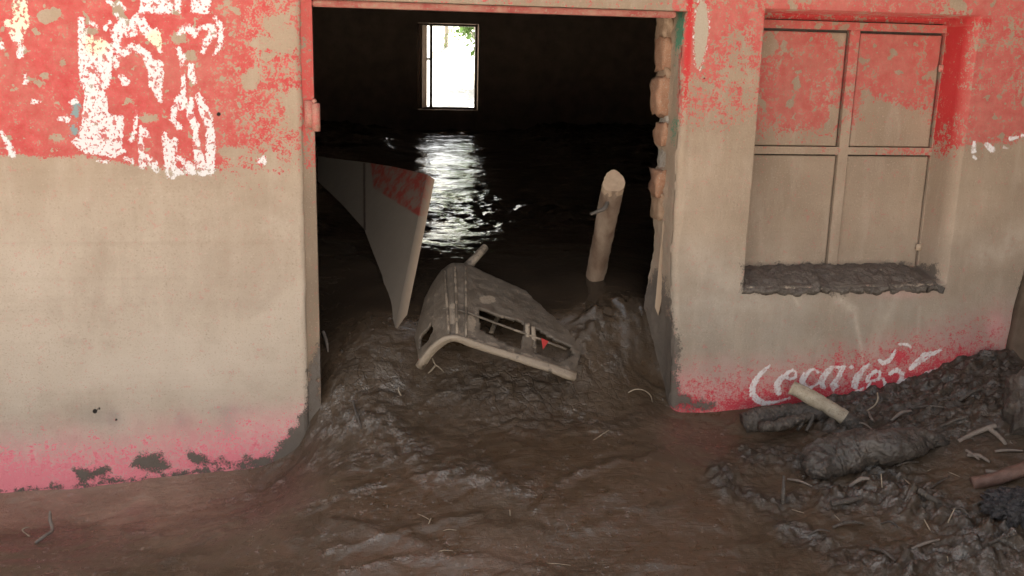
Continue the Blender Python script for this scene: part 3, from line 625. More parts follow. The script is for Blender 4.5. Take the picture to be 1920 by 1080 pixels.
# right of the doorway: broken jamb, corner, front with the window recess
zr2 = np.unique(np.concatenate([zr[(np.abs(zr-WT) > .003) & (np.abs(zr-WB) > .003)], [WT-.001, WT+.001, WB-.001, WB+.001]]))
fx = axis([(0.0, 1.5, .0042), (1.5, 3.2, .05)])
base_x = np.interp(.6, _cp[:, 2], _cp[:, 0])
fr = fx+base_x; fr = fr[(np.abs(fr-WL) > .003) & (np.abs(fr-WR) > .001)]; fr = np.sort(np.r_[fr, WL-.001, WL+.001])
nj = 44
Zq = np.repeat(zr2[:, None], nj+7+len(fr), 1); Xq = np.zeros_like(Zq); Yq = np.zeros_like(Zq)
xr_, xc_ = XR(zr2), XC(zr2)+.004*fbm(zr2*9, zr2*0, 3)
rc = .020
for j in range(nj):
    t = j/(nj-1); yy = T-(T-rc)*t
    bl = np.clip(1-t*1.55, 0, 1)                                   # broken inner arris
    Xq[:, j] = xc_+(xr_-xc_)*bl**1.15; Yq[:, j] = yy
Xq[:, :nj] += .0045*fbm(Yq[:, :nj]*30, Zq[:, :nj]*26, 4)*np.linspace(1, .2, nj)[None, :]
for j in range(7):
    a = (j)/6*math.pi/2; Xq[:, nj+j] = xc_+rc-rc*math.cos(a); Yq[:, nj+j] = rc-rc*math.sin(a)
lo = (fr-fr[0])
for j in range(len(fr)):
    wgt = max(0, 1-lo[j]/.12)
    Xq[:, nj+7+j] = fr[j]+(xc_+rc+.004-fr[0])*wgt
fX, fZ = Xq[:, nj+7:], Zq[:, nj+7:]
sL = np.clip((fX-(WL-.001))/.002, 0, 1); sR = np.clip((WR-fX)/max(WR-SR, .010), 0, 1)
sT = np.clip((WT+.001-fZ)/.002, 0, 1); sB = np.clip((fZ-(WB-.001))/.03, 0, 1)
rr_ = np.clip((np.hypot(np.maximum(fX-(WR-.02), 0), np.maximum(fZ-(WT-.02), 0))), 0, 1)
dep = (SD+.03)*np.minimum.reduce([sL, sT, sB, np.clip(sR*1.06, 0, 1)])
Yq[:, nj+7:] = relief(fX, fZ)+dep
put_grid(Xq, Yq, Zq)
# lintel
xs = np.linspace(-.2, 1.0, 200); zz = axis([(ZT, 1.8, .0045)])
Zt = np.r_[[ZT]*5, zz[1:]]; Yt = np.r_[np.linspace(T, .006, 4), 0, np.zeros(len(zz)-1)]
Xt, Z2 = np.meshgrid(xs, Zt); Y2 = np.repeat(Yt[:, None], len(xs), 1)
xm = XL(1.45); xM = XC(1.45)
Xt = xm-.0+(Xt-xs[0])/(xs[-1]-xs[0])*(xM+.02-xm); Y2 = Y2+.004*fbm(Xt*12, Z2*12, 3)+.003
put_grid(Xt, Y2, Z2)
# the plain wall above the picture
xs = np.linspace(-3.4, 4.2, 20); zz = np.linspace(1.8, 2.55, 6); Xu, Zu = np.meshgrid(xs, zz); put_grid(Xu, Xu*0+.0, Zu)
Vw = np.concatenate(verts); Fw = np.concatenate(faces)
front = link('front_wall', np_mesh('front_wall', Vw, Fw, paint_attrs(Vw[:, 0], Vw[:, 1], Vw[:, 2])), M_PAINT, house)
# inside faces, back wall with its opening, side walls
YB = 6.2
bx0, bx1 = W(783, 120, YB)[0], W(897, 120, YB)[0]; bz0, bz1 = W(840, 206, YB)[2], W(840, 44, YB)[2]
HX0, HX1 = -2.2, 3.6
bm = bmesh.new()
add_box(bm, (HX0, YB, -.3), (bx0, YB+.22, 2.9)); add_box(bm, (bx1, YB, -.3), (HX1, YB+.22, 2.9))
add_box(bm, (bx0, YB, -.3), (bx1, YB+.22, bz0)); add_box(bm, (bx0, YB, bz1), (bx1, YB+.22, 2.9))
bm_obj('back_wall', bm, M_DARK, house)
for a, b in (((HX0-.2, T+.01, -.3), (HX0, YB+.22, 2.9)), ((HX1, T+.01, -.3), (HX1+.2, YB+.22, 2.9))):
    bm = bmesh.new(); add_box(bm, a, b); bm_obj('side_wall', bm, M_DARK, house)
bm = bmesh.new()
add_box(bm, (HX0, T, -.3), (XL(.8)-.012, T+.03, 2.55)); add_box(bm, (XC(.8)+.015, T, -.3), (HX1, T+.03, 2.55)); add_box(bm, (XL(.8)-.012, T, ZT+.004), (XC(.8)+.015, T+.03, 2.55))
bm_obj('inner_lining', bm, M_DARK, house)
bm = bmesh.new(); add_box(bm, (HX0, T+.03, 2.42), (HX1, YB, 2.46)); bm_obj('ceiling', bm, M_DARK, house)
# wall added at the right end to block sky light; its muddy foot shows
AX = W(1913, 560, 0)[0]
ya, za = np.meshgrid(np.linspace(-2.4, .0, 84), np.linspace(-.3, 2.9, 110))
v3 = np.stack([AX+.004+.012*fbm(ya*4, za*4, 4)-.03*sst(.75, .3, za), ya, za], -1).reshape(-1, 3)
aw = link('shade_wall', np_mesh('shade_wall', v3, grid_faces(*ya.shape)), M_SHADEW, house)
m_ = aw.modifiers.new('thickness', 'SOLIDIFY'); m_.thickness = .2; m_.offset = 1
# roof sheets with ridges, eaves before and behind, sized to keep out sun
rx = np.linspace(-3.8, 4.8, 330); ry = np.array([-.45, 3.1, YB+1.75]); rz = np.array([2.52, 3.6, 2.42])
RX, RY = np.meshgrid(rx, ry); RZ = np.repeat(rz[:, None], len(rx), 1)+.012*np.sin(RX*2*math.pi/.076)
roof = link('roof', np_mesh('roof', np.stack([RX, RY, RZ], -1).reshape(-1, 3), grid_faces(*RX.shape)), M_ROOF, house)
md = roof.modifiers.new('thickness', 'SOLIDIFY'); md.thickness = .004

# door frame of red steel
zb = .05
fo = bmesh.new()
fxa = XL(.8)
add_box(fo, (fxa-.004, .012, zb), (fxa+.032, .055, ZT-.002), .003)
zf = ZT
frame = bm_obj('door_frame', fo, M_PAINT, house)
def dense_box(name, a, b, step, mat, parent, part):
    """box whose long faces are cut fine enough to carry the measured paint"""
    bm = bmesh.new(); add_box(bm, a, b)
    for ax in range(3):
        n = int((b[ax]-a[ax])/step)
        for k in range(1, n):
            co = Vector((0, 0, 0)); co[ax] = a[ax]+(b[ax]-a[ax])*k/n; no = Vector((0, 0, 0)); no[ax] = 1
            bmesh.ops.bisect_plane(bm, geom=list(bm.verts)+list(bm.edges)+list(bm.faces), plane_co=co, plane_no=no)
    bmesh.ops.recalc_face_normals(bm, faces=bm.faces)
    me = bpy.data.meshes.new(name); bm.to_mesh(me); bm.free()
    n = len(me.vertices); co = np.empty(n*3, np.float32); me.vertices.foreach_get('co', co); co = co.reshape(-1, 3).astype(float)
    for k, v in paint_attrs(co[:, 0], co[:, 1], co[:, 2], part).items():
        at = me.attributes.new(k, 'FLOAT', 'POINT'); at.data.foreach_set('value', v.astype(np.float32))
    return link(name, me, mat, parent, False)
bpy.data.objects.remove(frame, do_unlink=True)
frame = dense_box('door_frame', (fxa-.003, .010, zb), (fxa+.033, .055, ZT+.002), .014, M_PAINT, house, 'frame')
_a = frame.data.attributes
def setattr_all(o, name, f):
    at = o.data.attributes[name]; n = len(o.data.vertices); co = np.empty(n*3, np.float32); o.data.vertices.foreach_get('co', co); co = co.reshape(-1, 3).astype(float)
    u, v = proj(co[:, 0], co[:, 1], co[:, 2]); at.data.foreach_set('value', np.broadcast_to(f(u, v), (n,)).astype(np.float32))
setattr_all(frame, 'red', lambda u, v: np.interp(v, [0, 180, 300, 340], [.95, .85, .5, 0])); setattr_all(frame, 'fresh', lambda u, v: .55+0*u)
hb = bmesh.new(); add_box(hb, (-.55, .008, ZT-.022), (.2, .05, ZT-.002)); hb.free()
bm = bmesh.new(); add_box(bm, (fxa+.0335, .016, W(900, 22, .016)[2]), (XC(1.4)-.03, .05, ZT-.0015), .003); bm_obj('head_bar', bm, M_FRAME, frame)
# hinge on the left jamb
hz0, hz1 = W(585, 248)[2], W(585, 186)[2]; hx = fxa+.028
bm = bmesh.new(); add_box(bm, (hx-.020, .001, hz0+.012), (hx+.006, .0098, hz1-.004), .002)
r = bmesh.ops.create_cone(bm, segments=14, radius1=.0115, radius2=.0115, depth=hz1-hz0-.014, cap_ends=True); bmesh.ops.translate(bm, vec=(hx+.010, .004, (hz0+hz1)/2-.004), verts=r['verts'])
r = bmesh.ops.create_uvsphere(bm, u_segments=10, v_segments=6, radius=.0075); bmesh.ops.translate(bm, vec=(hx+.006, .006, hz1-.006), verts=r['verts'])
bm_obj('hinge', bm, M_HINGE, frame, True)

# broken bricks and mortar showing in the right jamb
def rough_block(name, c, s, mat, parent, seed, amp=.10, sub=4):
    bm = bmesh.new(); bmesh.ops.create_cube(bm, size=1)
    bmesh.ops.subdivide_edges(bm, edges=bm.edges, cuts=sub, use_grid_fill=True)
    rnd = np.random.default_rng(seed); o = rnd.uniform(0, 50, 2)
    for v in bm.verts:
        d = v.co.normalized(); k = .84+.16*(.5/max(abs(v.co.x), abs(v.co.y), abs(v.co.z)))*1.0
        q = v.co.lerp(d*.62, .22)
        nn = float(fbm(np.array([q.x*2.2+o[0]+q.y*1.3]), np.array([q.z*2.2+o[1]-q.y]), 4)[0])
        v.co = Vector((q.x*s[0], q.y*s[1], q.z*s[2]))*(1+amp*nn*2)
    return bm_obj(name, bm, mat, parent, True, Matrix.Translation(Vector(c)))
bricks = [(1246, 52, 11, 17, 0), (1245, 104, 12, 26, 1), (1247, 144, 11, 14, 0), (1240, 182, 15, 30, 1), (1250, 222, 9, 13, 2), (1243, 252, 12, 19, 1), (1248, 297, 9, 24, 2), (1237, 342, 14, 22, 1), (1236, 386, 11, 22, 0)]
for i, (u, v, a, b, k) in enumerate(bricks):
    p = W(u, v, T-.045); sc = 2.87/1800
    rough_block('brick' if k < 2 else 'mortar', (p[0]+.006, p[1], p[2]), (2.4*a*sc, .09, 2.25*b*sc), (M_BRICKMUD, M_BRICK, M_MORTAR)[k], house, 40+i, .22)
# splintered batten left on the jamb
def prism(name, pts, y0, thick, mat, parent=None, bev=.002):
    bm = bmesh.new(); vs = [bm.verts.new((p[0], p[1], p[2])) for p in pts]
    f = bm.faces.new(vs); r = bmesh.ops.extrude_face_region(bm, geom=[f])
    bmesh.ops.translate(bm, vec=thick, verts=[g for g in r['geom'] if isinstance(g, bmesh.types.BMVert)])
    return bm_obj(name, bm, mat, parent)
yb = .105
prism('batten', [W(u, v, yb) for u, v in ((1252, 340), (1254, 395), (1250, 470), (1241, 560), (1234, 592), (1228, 576), (1233, 520), (1241, 440), (1246, 380))], yb, (.012, .028, 0), M_BATTEN, house)

# window shutter: steel frame, four sheet panels, hinges
sh_p = W(1600, 500, SD)
shutter = bpy.data.objects.new('window_shutter', None); COL.objects.link(shutter); shutter.parent = house
sx = lambda u, v: W(u, v, SD)[0]
sz = lambda u, v: W(u, v, SD)[2]
x0 = WL-.045; x3 = SR-.004; xm0, xm1 = (sx(1592, 60)+sx(1554, 490))/2, (sx(1609, 60)+sx(1572, 490))/2
xb = (sx(1774, 60)+sx(1722, 480))/2
zt1, zt0 = sz(1600, 42), sz(1600, 57); zm1, zm0 = sz(1600, 276), sz(1600, 290); zbt = sz(1560, 512)
B = .010
def bar(a, b): return dense_box('bar', a, b, .012, M_PAINT, shutter, 'bar')
bar((x0, SD, zt0), (x3, SD+.02, zt1)); bar((xb, SD, zbt), (x3, SD+.02, zt0-.0005)); bar((x0, SD, zbt), (x0+.025, SD+.02, zt0-.0005))
bar((xm0, SD-.002, zbt), (xm1, SD+.02, zt0-.0005)); bar((x0+.0255, SD, zm0), (xm0-.0005, SD+.02, zm1)); bar((xm1+.0005, SD, zm0), (xb-.0005, SD+.02, zm1))
for (a, b) in ((x0+.025, xm0), (xm1, xb)):
    for (c, d) in ((zm1, zt0), (zbt, zm0)):
        low = d == zm0
        n1, n2 = int((b-a)/.0048), int((d-c)/.0048)
        g1 = .007 if not low else .004
        X, Z = np.meshgrid(np.linspace(a+g1, b-g1, n1), np.linspace(c+(.003 if not low else 0), d-(.008 if not low else .005), n2))
        Y = SD+.010+.0015*fbm(X*7, Z*7, 3)
        v3 = np.stack([X, Y, Z], -1).reshape(-1, 3)
        pnl = link('panel', np_mesh('panel', v3, grid_faces(*X.shape), paint_attrs(v3[:, 0], v3[:, 1], v3[:, 2], 'shutter')), M_PAINT, shutter)
        m_ = pnl.modifiers.new('thickness', 'SOLIDIFY'); m_.thickness = .002; m_.offset = 1
bm = bmesh.new(); add_box(bm, (x0, SD+.0205, zbt-.01), (x3+.002, SD+.027, zt1+.004)); bm_obj('backing', bm, M_STEELD, shutter)
for (u, v) in ((1789, 122), (1746, 458)):
    p = W(u-9, v, SD-.012); bm = bmesh.new()
    r = bmesh.ops.create_cone(bm, segments=12, radius1=.009, radius2=.009, depth=.062, cap_ends=True); bmesh.ops.translate(bm, vec=(p[0], SD-.008, p[2]), verts=r['verts'])
    add_box(bm, (p[0]-.03, SD-.006, p[2]-.022), (p[0]-.004, SD-.0005, p[2]+.0), .001)
    bm_obj('hinge', bm, M_HINGE if v < 300 else M_BATTEN, shutter, True)

# window in the back wall: frame, centre post, shutter leaf swung half open
bw = bpy.data.objects.new('back_window', None); COL.objects.link(bw); bw.parent = house
Yf = YB+.10
bX = lambda u, y=Yf: W(u, 120, y)[0]
fbm_ = bmesh.new()
add_box(fbm_, (bx0, Yf, bz0), (bx0+.03, Yf+.04, bz1)); add_box(fbm_, (bx1-.02, Yf, bz0), (bx1, Yf+.04, bz1)); add_box(fbm_, (bx0+.03, Yf, bz1-.02), (bx1-.02, Yf+.04, bz1)); add_box(fbm_, (bx0+.03, Yf, bz0), (bx1-.02, Yf+.04, bz0+.02))
bm_obj('frame', fbm_, M_STEELD, bw)
bm = bmesh.new(); add_box(bm, (bX(806), Yf, bz0+.02), (bX(811), Yf+.03, bz1-.02)); add_box(bm, (bX(799), Yf+.005, W(804, 110, Yf)[2]-.012), (bX(806), Yf+.025, W(804, 110, Yf)[2]+.006)); bm_obj('post', bm, M_STEELD, bw)
prism('leaf', [(bX(790), YB-.02, bz0+.02), (bX(800.5), YB+.09, bz0+.02), (bX(800.5), YB+.09, bz1-.02), (bX(790), YB-.02, bz1-.02)], 0, (-.02, .012, 0), M_BATTEN, bw)

# mud lying on the sill
n1, n2 = 190, 34
sxx = np.linspace(WL+.002, WR-.006, n1); st = np.linspace(0, 1, n2)
SXX, STT = np.meshgrid(sxx, st)
fy = -.012+.010*fbm(SXX*14, SXX*0, 4)
zt_ = np.interp(SXX, [WL, WR-.09, WR-.02], [sz(1400, 500), sz(1700, 494), sz(1760, 505)])
fz_ = WB-.012+.016*fbm(SXX*11+4, SXX*0+2, 4)
YS = fy+(SD+.012-fy)*STT
ZS = fz_+(zt_-fz_)*np.sin(STT*math.pi/2)**.8+.010*fbm(SXX*24, STT*4, 4, .6)
ZS += .05*np.exp(-((SXX-(SR+.005))/.016)**2)*sst(.5, 1, STT)
v3 = np.stack([SXX, YS, ZS], -1).reshape(-1, 3)
M_SILL = simple('sill_mud', (.095, .075, .062), (.155, .128, .11), 40, .6, .012, .8, c3=(.24, .20, .165), spec=.45)
sill = link('mud_crust', np_mesh('mud_crust', v3, grid_faces(n2, n1)), M_SILL)
m_ = sill.modifiers.new('thickness', 'SOLIDIFY'); m_.thickness = .02; m_.offset = -1
tag(sill, 'dark grey mud crust lying along the window sill', 'mud', kind='stuff')

# ------------------------------------------------------------------ things in the doorway
M_BOARD = NT('worn_door_leaf')
def board_mat():
    a = M_BOARD; nm = a.noise(30, 7, .7, a.map((1, 1, .6))); nf = a.noise(160, 4, .6)
    mudc = a.mix(nm, (.135, .108, .085), (.175, .143, .115))
    redc = a.mix(a.rng(nm, .42, .56), (.15, .10, .078), (.20, .03, .02))
    col = a.mix(a.rng(a.attr('redpart'), -2, 2), mudc, redc)
    col = a.mix(a.attr('rim'), col, a.mix(nm, (.36, .26, .185), (.46, .35, .26)))  # edge strip painted lighter, as if catching the outdoor light
    return a.fin(col, .8, a.bump(a.math('ADD', nm, a.math('MULTIPLY', nf, .4)), .4, .004))
board_mat()
# leaf: (photo point, depth)
bA, bB, bC, bD, bE = W(741, 614, .17), W(801, 327, .50), W(596, 294, 1.15), W(600, 345, 1.15), W(683, 432, .76)
nA = np.cross(bB-bA, bC-bA); nA /= np.linalg.norm(nA)
if nA[1] > 0: nA = -nA
def onpl(u, v):
    d = ray(u, v); return CAMP+d*np.dot(bA-CAMP, nA)/np.dot(d, nA)
outl = [(741, 614), (801, 327), (740, 313), (690, 305), (640, 299), (596, 293), (596, 340), (640, 382), (683, 430), (700, 475), (716, 515), (727, 560)]
leaf_pts = [onpl(*p) for p in outl]
TH = .036
bm = bmesh.new(); vs = [bm.verts.new(p) for p in leaf_pts]; fc = bm.faces.new(vs)
bmesh.ops.triangulate(bm, faces=[fc]); bmesh.ops.subdivide_edges(bm, edges=bm.edges, cuts=7, use_grid_fill=True)
r = bmesh.ops.extrude_face_region(bm, geom=list(bm.faces))
bmesh.ops.translate(bm, vec=Vector(-nA*TH), verts=[g for g in r['geom'] if isinstance(g, bmesh.types.BMVert)])
leaf_base = Vector(leaf_pts[0])
leaf = bm_obj('door_leaf', bm, M_BOARD.m, None, False, Matrix.Translation(-leaf_base)); leaf.location = leaf_base
n = len(leaf.data.vertices); co = np.empty(n*3, np.float32); leaf.data.vertices.foreach_get('co', co); co = co.reshape(-1, 3).astype(float)+np.array(leaf_base)
fu, fv = proj(co[:, 0], co[:, 1], co[:, 2])
rp = poly_sdf(fu, fv, [(694, 300), (820, 320), (800, 414), (770, 396), (735, 374), (700, 352)])
depth_in = ((co-bA)@(-nA))
at = leaf.data.attributes.new('redpart', 'FLOAT', 'POINT'); at.data.foreach_set('value', rp.astype(np.float32))
at = leaf.data.attributes.new('rim', 'FLOAT', 'POINT'); at.data.foreach_set('value', (depth_in > TH*.5).astype(np.float32))
tag(leaf, 'broken door leaf with red paint remnants leaning in the doorway, one corner in the mud', 'door')
prism('seam', [onpl(u, v)+nA*.003 for u, v in ((682, 306), (685.5, 306), (686.5, 432), (683, 432))], 0, tuple(-nA*.002), M_STEELD, leaf)
leaf.children[0].matrix_parent_inverse = Matrix.Translation(-leaf_base)

# upright pole inside
pb, pt = W(1114, 530, .34), W(1151, 340, .10)
ax_ = Vector(pt-pb); pole = empty('wooden_pole', 'bare wooden pole with sawn round top standing in the dark flooded room', 'pole', tuple(pb))
R_ = .033
pm = tube_mesh('trunk', [Vector(pb)-ax_*.25, Vector(pb), Vector(pb)+ax_*.5, Vector(pb)+ax_*.97], [R_*.85, R_*.92, R_*1.0, R_*1.0], seg=48, rough=.07, seed=3, cap=False, fine=60, crusty=(.0022, 34, 2))
link('trunk', local(pm, pb), M_LOG, pole)
axn = ax_.normalized(); ca = axn.cross(Vector((0, 0, 1))).normalized(); cb_ = axn.cross(ca)
toc = (Vector(CAMP)-Vector(pt)).normalized(); nrm_ = (axn*.62+toc*.55).normalized()
bm = bmesh.new(); ring = []
for k in range(26):
    an = 2*math.pi*k/26; d = ca*math.cos(an)+cb_*math.sin(an); q = Vector(pt)+d*R_*(1.0+.07*math.sin(3*an)+random.uniform(-.05, .05))
    q = q+axn*(-(q-Vector(pt)).dot(nrm_)/axn.dot(nrm_)); ring.append(bm.verts.new(q))
low = [bm.verts.new(v.co-axn*(.02+max(0, (v.co-Vector(pt)).dot(axn)+.012))) for v in ring]
bm.faces.new(ring)
for k in range(26): bm.faces.new((ring[k], ring[(k+1) % 26], low[(k+1) % 26], low[k]))
bm_obj('sawn_end', bm, M_CUT, pole, False, Matrix.Translation(-Vector(pb)))
sp = [W(1141, 376, .115), W(1134, 390, .095), W(1122, 396, .09), W(1107, 402, .085)]
link('twig_stub', local(tube_mesh('twig_stub', sp, [.006, .007, .006, .004], seg=8, rough=.1), pb), M_BARK, pole)

# overturned plastic chair, half sunk on the mud slope
M_CHAIR = NT('mud_covered_red_plastic')
def chair_mat():
    a = M_CHAIR; nm = a.noise(24, 7, .65); nf = a.noise(150, 5, .6)
    wet = a.mix(a.rng(nm, .35, .65), (.115, .088, .066), (.185, .146, .113))
    dry = a.mix(nf, (.26, .20, .15), (.34, .27, .205))
    col = a.mix(a.rng(a.math('ADD', a.attr('dry'), a.rng(nm, .35, .65, -.55, .55)), .42, .62), wet, dry)
    col = a.mix(a.rng(nf, .6, .7, 0, .7), col, (.22, .175, .135))
    col = a.mix(a.rng(a.math('ADD', a.attr('bare'), a.rng(nf, .35, .65, -.25, .25)), .45, .55), col, (.50, .03, .025))
    h = a.math('ADD', nm, a.math('MULTIPLY', nf, .5))
    return a.fin(col, a.rng(nm, .35, .65, .38, .68), a.bump(h, .6, .008), .45)
chair_mat()
FR = [((786, 684), .02), ((800, 664), .005), ((818, 644), -.01), ((836, 632), -.02), ((852, 629), -.025), ((872, 635), -.025), ((900, 646), -.025), ((960, 664), -.03), ((1020, 683), -.035), ((1078, 704), -.04)]
RE = [((770, 612), .27), ((788, 575), .28), ((808, 535), .29), ((826, 508), .30), ((846, 492), .30), ((872, 493), .30), ((900, 506), .30), ((975, 540), .30), ((1050, 574), .29), ((1110, 606), .27)]
F3 = np.array([W(u, v, y) for (u, v), y in FR]); R3 = np.array([W(u, v, y) for (u, v), y in RE])
def resamp(P, n):
    d = np.r_[0, np.cumsum(np.linalg.norm(np.diff(P, axis=0), axis=1))]; d /= d[-1]
    return d
ns, nt_ = 140, 60
sk = np.linspace(0, 1, len(F3)); ss = np.linspace(0, 1, ns)
def sm_interp(P):
    out = np.stack([np.interp(ss, sk, P[:, i]) for i in range(3)], -1)
    k = np.ones(9)/9
    for i in range(3):
        q = np.pad(out[:, i], 4, mode='edge'); o2 = np.convolve(q, k, 'valid'); o2[:3] = out[:3, i]; o2[-3:] = out[-3:, i]; out[:, i] = o2
    return out
Fs, Rs = sm_interp(F3), sm_interp(R3)
tt = np.linspace(0, 1, nt_)[:, None, None]
CH = Fs[None]*(1-tt)+Rs[None]*tt
CH[:, :, 2] += .018*np.sin(np.pi*tt[:, :, 0])**1.0*1.0                       # bowed sheet
CH += (.0035*fbm(CH[..., 0]*26, CH[..., 1]*26+CH[..., 2]*20, 4))[..., None]*np.array([.3, -.7, .7])
cu, cv = proj(CH[..., 0], CH[..., 1], CH[..., 2])
holes = [[(898, 577), (930, 588), (982, 604), (984, 622), (977, 656), (940, 640), (900, 616)], [(1001, 612), (1035, 632), (1070, 648), (1076, 664), (1050, 680), (1000, 658)], [(786, 632), (808, 606), (813, 618), (802, 640), (786, 655)]]
hs = np.full(cu.shape, -50.0)
for h_ in holes: hs = np.maximum(hs, poly_sdf(cu, cv, h_))
hs = hs+1.5*pn(cu/7, cv/7)
hq = (hs[:-1, :-1]+hs[1:, :-1]+hs[:-1, 1:]+hs[1:, 1:])/4
chair_base = Vector((float(Fs[70][0]), float(Fs[70][1])+.1, float(Fs[70][2])-.1))
chair = empty('plastic_chair', 'overturned red plastic chair caked in grey mud, half sunk on the doorway slope', 'chair', tuple(chair_base))
dry = .9*sst(14, 4, np.hypot((cu-850)/1.0, (cv-590)/1.5)-4)+.9*sst(14, 4, np.hypot(cu-880, (cv-602)/1.5)-3)+.8*sst(16, 4, np.hypot(cu-915, (cv-562)/.6)-4)+.7*sst(.10, .02, tt[:, :, 0]+0*cu)*sst(840, 880, cu)
bare = .9*sst(10, 2, np.hypot(cu-790, cv-682)-4)
me = np_mesh('backrest', CH.reshape(-1, 3)-np.array(chair_base), grid_faces(nt_, ns, keep=hq < 0), dict(dry=np.clip(dry, 0, 1), bare=bare))
back = link('backrest', me, M_CHAIR.m, chair); m_ = back.modifiers.new('thickness', 'SOLIDIFY'); m_.thickness = .009; m_.offset = -1
def chair_piece(name, pts, rads, seg=8, dryv=.8, **k):
    me = local(tube_mesh(name, pts, rads, seg=seg, **k), chair_base)
    for nm_, vv in (('dry', dryv), ('bare', 0)):
        at = me.attributes.new(nm_, 'FLOAT', 'POINT'); at.data.foreach_set('value', np.full(len(me.vertices), vv, np.float32))
    return link(name, me, M_CHAIR.m, chair)
# rolled front rim, thickened with drying mud
chair_piece('rim', [tuple(Fs[i]+np.array([0, -.004, -.004])) for i in list(range(0, ns, 9))+[ns-1]], [.0125]*(len(range(0, ns, 9))+1), seg=12, rough=.30, seed=4, dryv=.95)
for si, t1 in ((52, .96), (66, .98), (78, .97)):
    pts = [tuple(CH[int(t*(nt_-1)), si]+np.array([-.001, -.003, .002])) for t in (.02, .25, .5, .75, t1)]
    chair_piece('rib', pts, [.0042, .0045, .0045, .0045, .003], seg=6, dryv=.5)
for (u0, v0, u1, v1, y0) in ((934, 592, 921, 624, .16), (990, 606, 985, 662, .02), (1000, 612, 1002, 664, .02), (960, 600, 950, 640, .22)):
    chair_piece('slat', [W(u0, v0, y0+.05), W((u0+u1)/2, (v0+v1)/2, y0+.03), W(u1, v1, y0+.0)], [.008, .008, .008], seg=8, squash=.5, dryv=.6)
chair_piece('cross_rail', [tuple(CH[16, i]+np.array([0, -.002, .003])) for i in (66, 80, 100, 118, 132)], [.004]*5, seg=6, dryv=.3)
chair_piece('leg', [W(872, 505, .34), W(888, 487, .36), W(910, 463, .40)], [.018, .0145, .0125], seg=12, rough=.05, dryv=.35)
lw = W(1020, 650, .03)
tri = prism('torn_edge', [W(1015, 634, .03), W(1029, 640, .03), W(1018, 655, .02)], 0, (0, .004, 0), simple('bare_red_plastic', (.36, .02, .02), (.42, .03, .025), 40, .45), None)
tri.data.transform(Matrix.Translation(-chair_base)); tri.parent = chair

# ------------------------------------------------------------------ drift on the right and in the foreground
def gp(u, v, lift=0.0): p = G(u, v); p.z += lift; return p
def pt_over(u, v, ref, lift):            # the photo point at the depth of a ground point, lifted off the mud
    d = ray(u, v); t = (ref.y-CAMP[1])/d[1]; return Vector(CAMP+d*t)
# pale cut branch leaning on the wall foot
a_, b_ = G(1592, 782), None
pbr = [W(1590, 788, -.16), W(1560, 768, -.13), W(1515, 742, -.09), W(1484, 726, -.06)]
br = thing_tube('cut_branch', 'short pale peeled branch lying against the wall under the white lettering', 'branch', pbr, [.022, .023, .023, .021], M_PALE, seg=36, rough=.05, seed=7, fine=50, crusty=(.0016, 45, 2))
br2 = local(tube_mesh('muddy_end', [W(1612, 800, -.175), W(1600, 794, -.17), W(1584, 783, -.155)], [.019, .024, .0252], seg=14, rough=.12, seed=8), br.location)
link('muddy_end', br2, M_BARK, br)
thing_tube('muddy_log', 'dark mud-caked log at the wall foot, under the pale branch', 'log', [G(1392, 802)+Vector((0, 0, .012)), G(1430, 795)+Vector((0, 0, .016)), G(1490, 786)+Vector((0, 0, .018)), G(1560, 776)+Vector((0, 0, .018))], [.034, .036, .034, .028], M_BARK, seg=50, rough=.05, seed=11, fine=80, crusty=(.006, 40, 5))
sl_ = thing_tube('split_stick', 'flat split stick with two stubs in front of the dark log', 'stick', [W(1425, 800, -.16), W(1455, 798, -.16), W(1490, 788, -.15), W(1522, 778, -.14)], [.020, .022, .020, .014], M_BARK, seg=36, rough=.05, seed=12, squash=.75, fine=60, crusty=(.004, 50, 9))
for (q0, q1) in (((1505, 790), (1495, 806)), ((1525, 778), (1512, 808))):
    link('stub', local(tube_mesh('stub', [W(*q0, -.15), W((q0[0]+q1[0])/2+1, (q0[1]+q1[1])/2, -.155), W(*q1, -.165)], [.007, .0065, .005], seg=7, rough=.1), sl_.location), M_BARK, sl_)
# big mud-coated trunk piece
me = tube_mesh('fallen_log', [G(1526, 886)+Vector((0, 0, .004)), G(1531, 884)+Vector((0, 0, .012)), G(1552, 876)+Vector((0, 0, .025)), G(1600, 866)+Vector((0, 0, .035)), G(1660, 856)+Vector((0, 0, .03)), G(1720, 840)+Vector((0, 0, .018)), G(1775, 825)], [.018, .050, .068, .074, .060, .042, .016], seg=110, rough=.05, seed=21, squash=.85, fine=150, crusty=(.011, 8.5, 3))
base = G(1640, 860); trunk = link('fallen_log', local(me, base), M_SACK); trunk.location = base
tag(trunk, 'thick rotten trunk piece coated in dark grey mud, biggest lump of the drift', 'log')
# lumps at the right edge
def lump(name, label, cat, c, s, mat, seed, amp=.35, freq=2.5, sub=5):
    bm = bmesh.new(); bmesh.ops.create_icosphere(bm, subdivisions=sub, radius=1)
    co = np.array([v.co for v in bm.verts]); o = np.random.default_rng(seed).uniform(0, 60, 3)
    nn = fbm(co[:, 0]*freq+o[0]+co[:, 2]*.7, co[:, 1]*freq+o[1]+co[:, 2]*1.3, 6, .6)+.6*fbm(co[:, 2]*freq+o[2], (co[:, 0]-co[:, 1])*freq, 5, .6)
    for v, k in zip(bm.verts, nn): v.co = Vector((v.co.x*s[0], v.co.y*s[1], v.co.z*s[2]))*(1+amp*float(k))
    ob = bm_obj(name, bm, mat, None, True); ob.location = c
    return tag(ob, label, cat)
lump('mud_boulder', 'grey mud-coated boulder cut by the right edge beside a dark gap', 'boulder', G(1936, 800)+Vector((0, 0, .05)), (.075, .09, .12), M_SACK, 31, .25, 1.6)
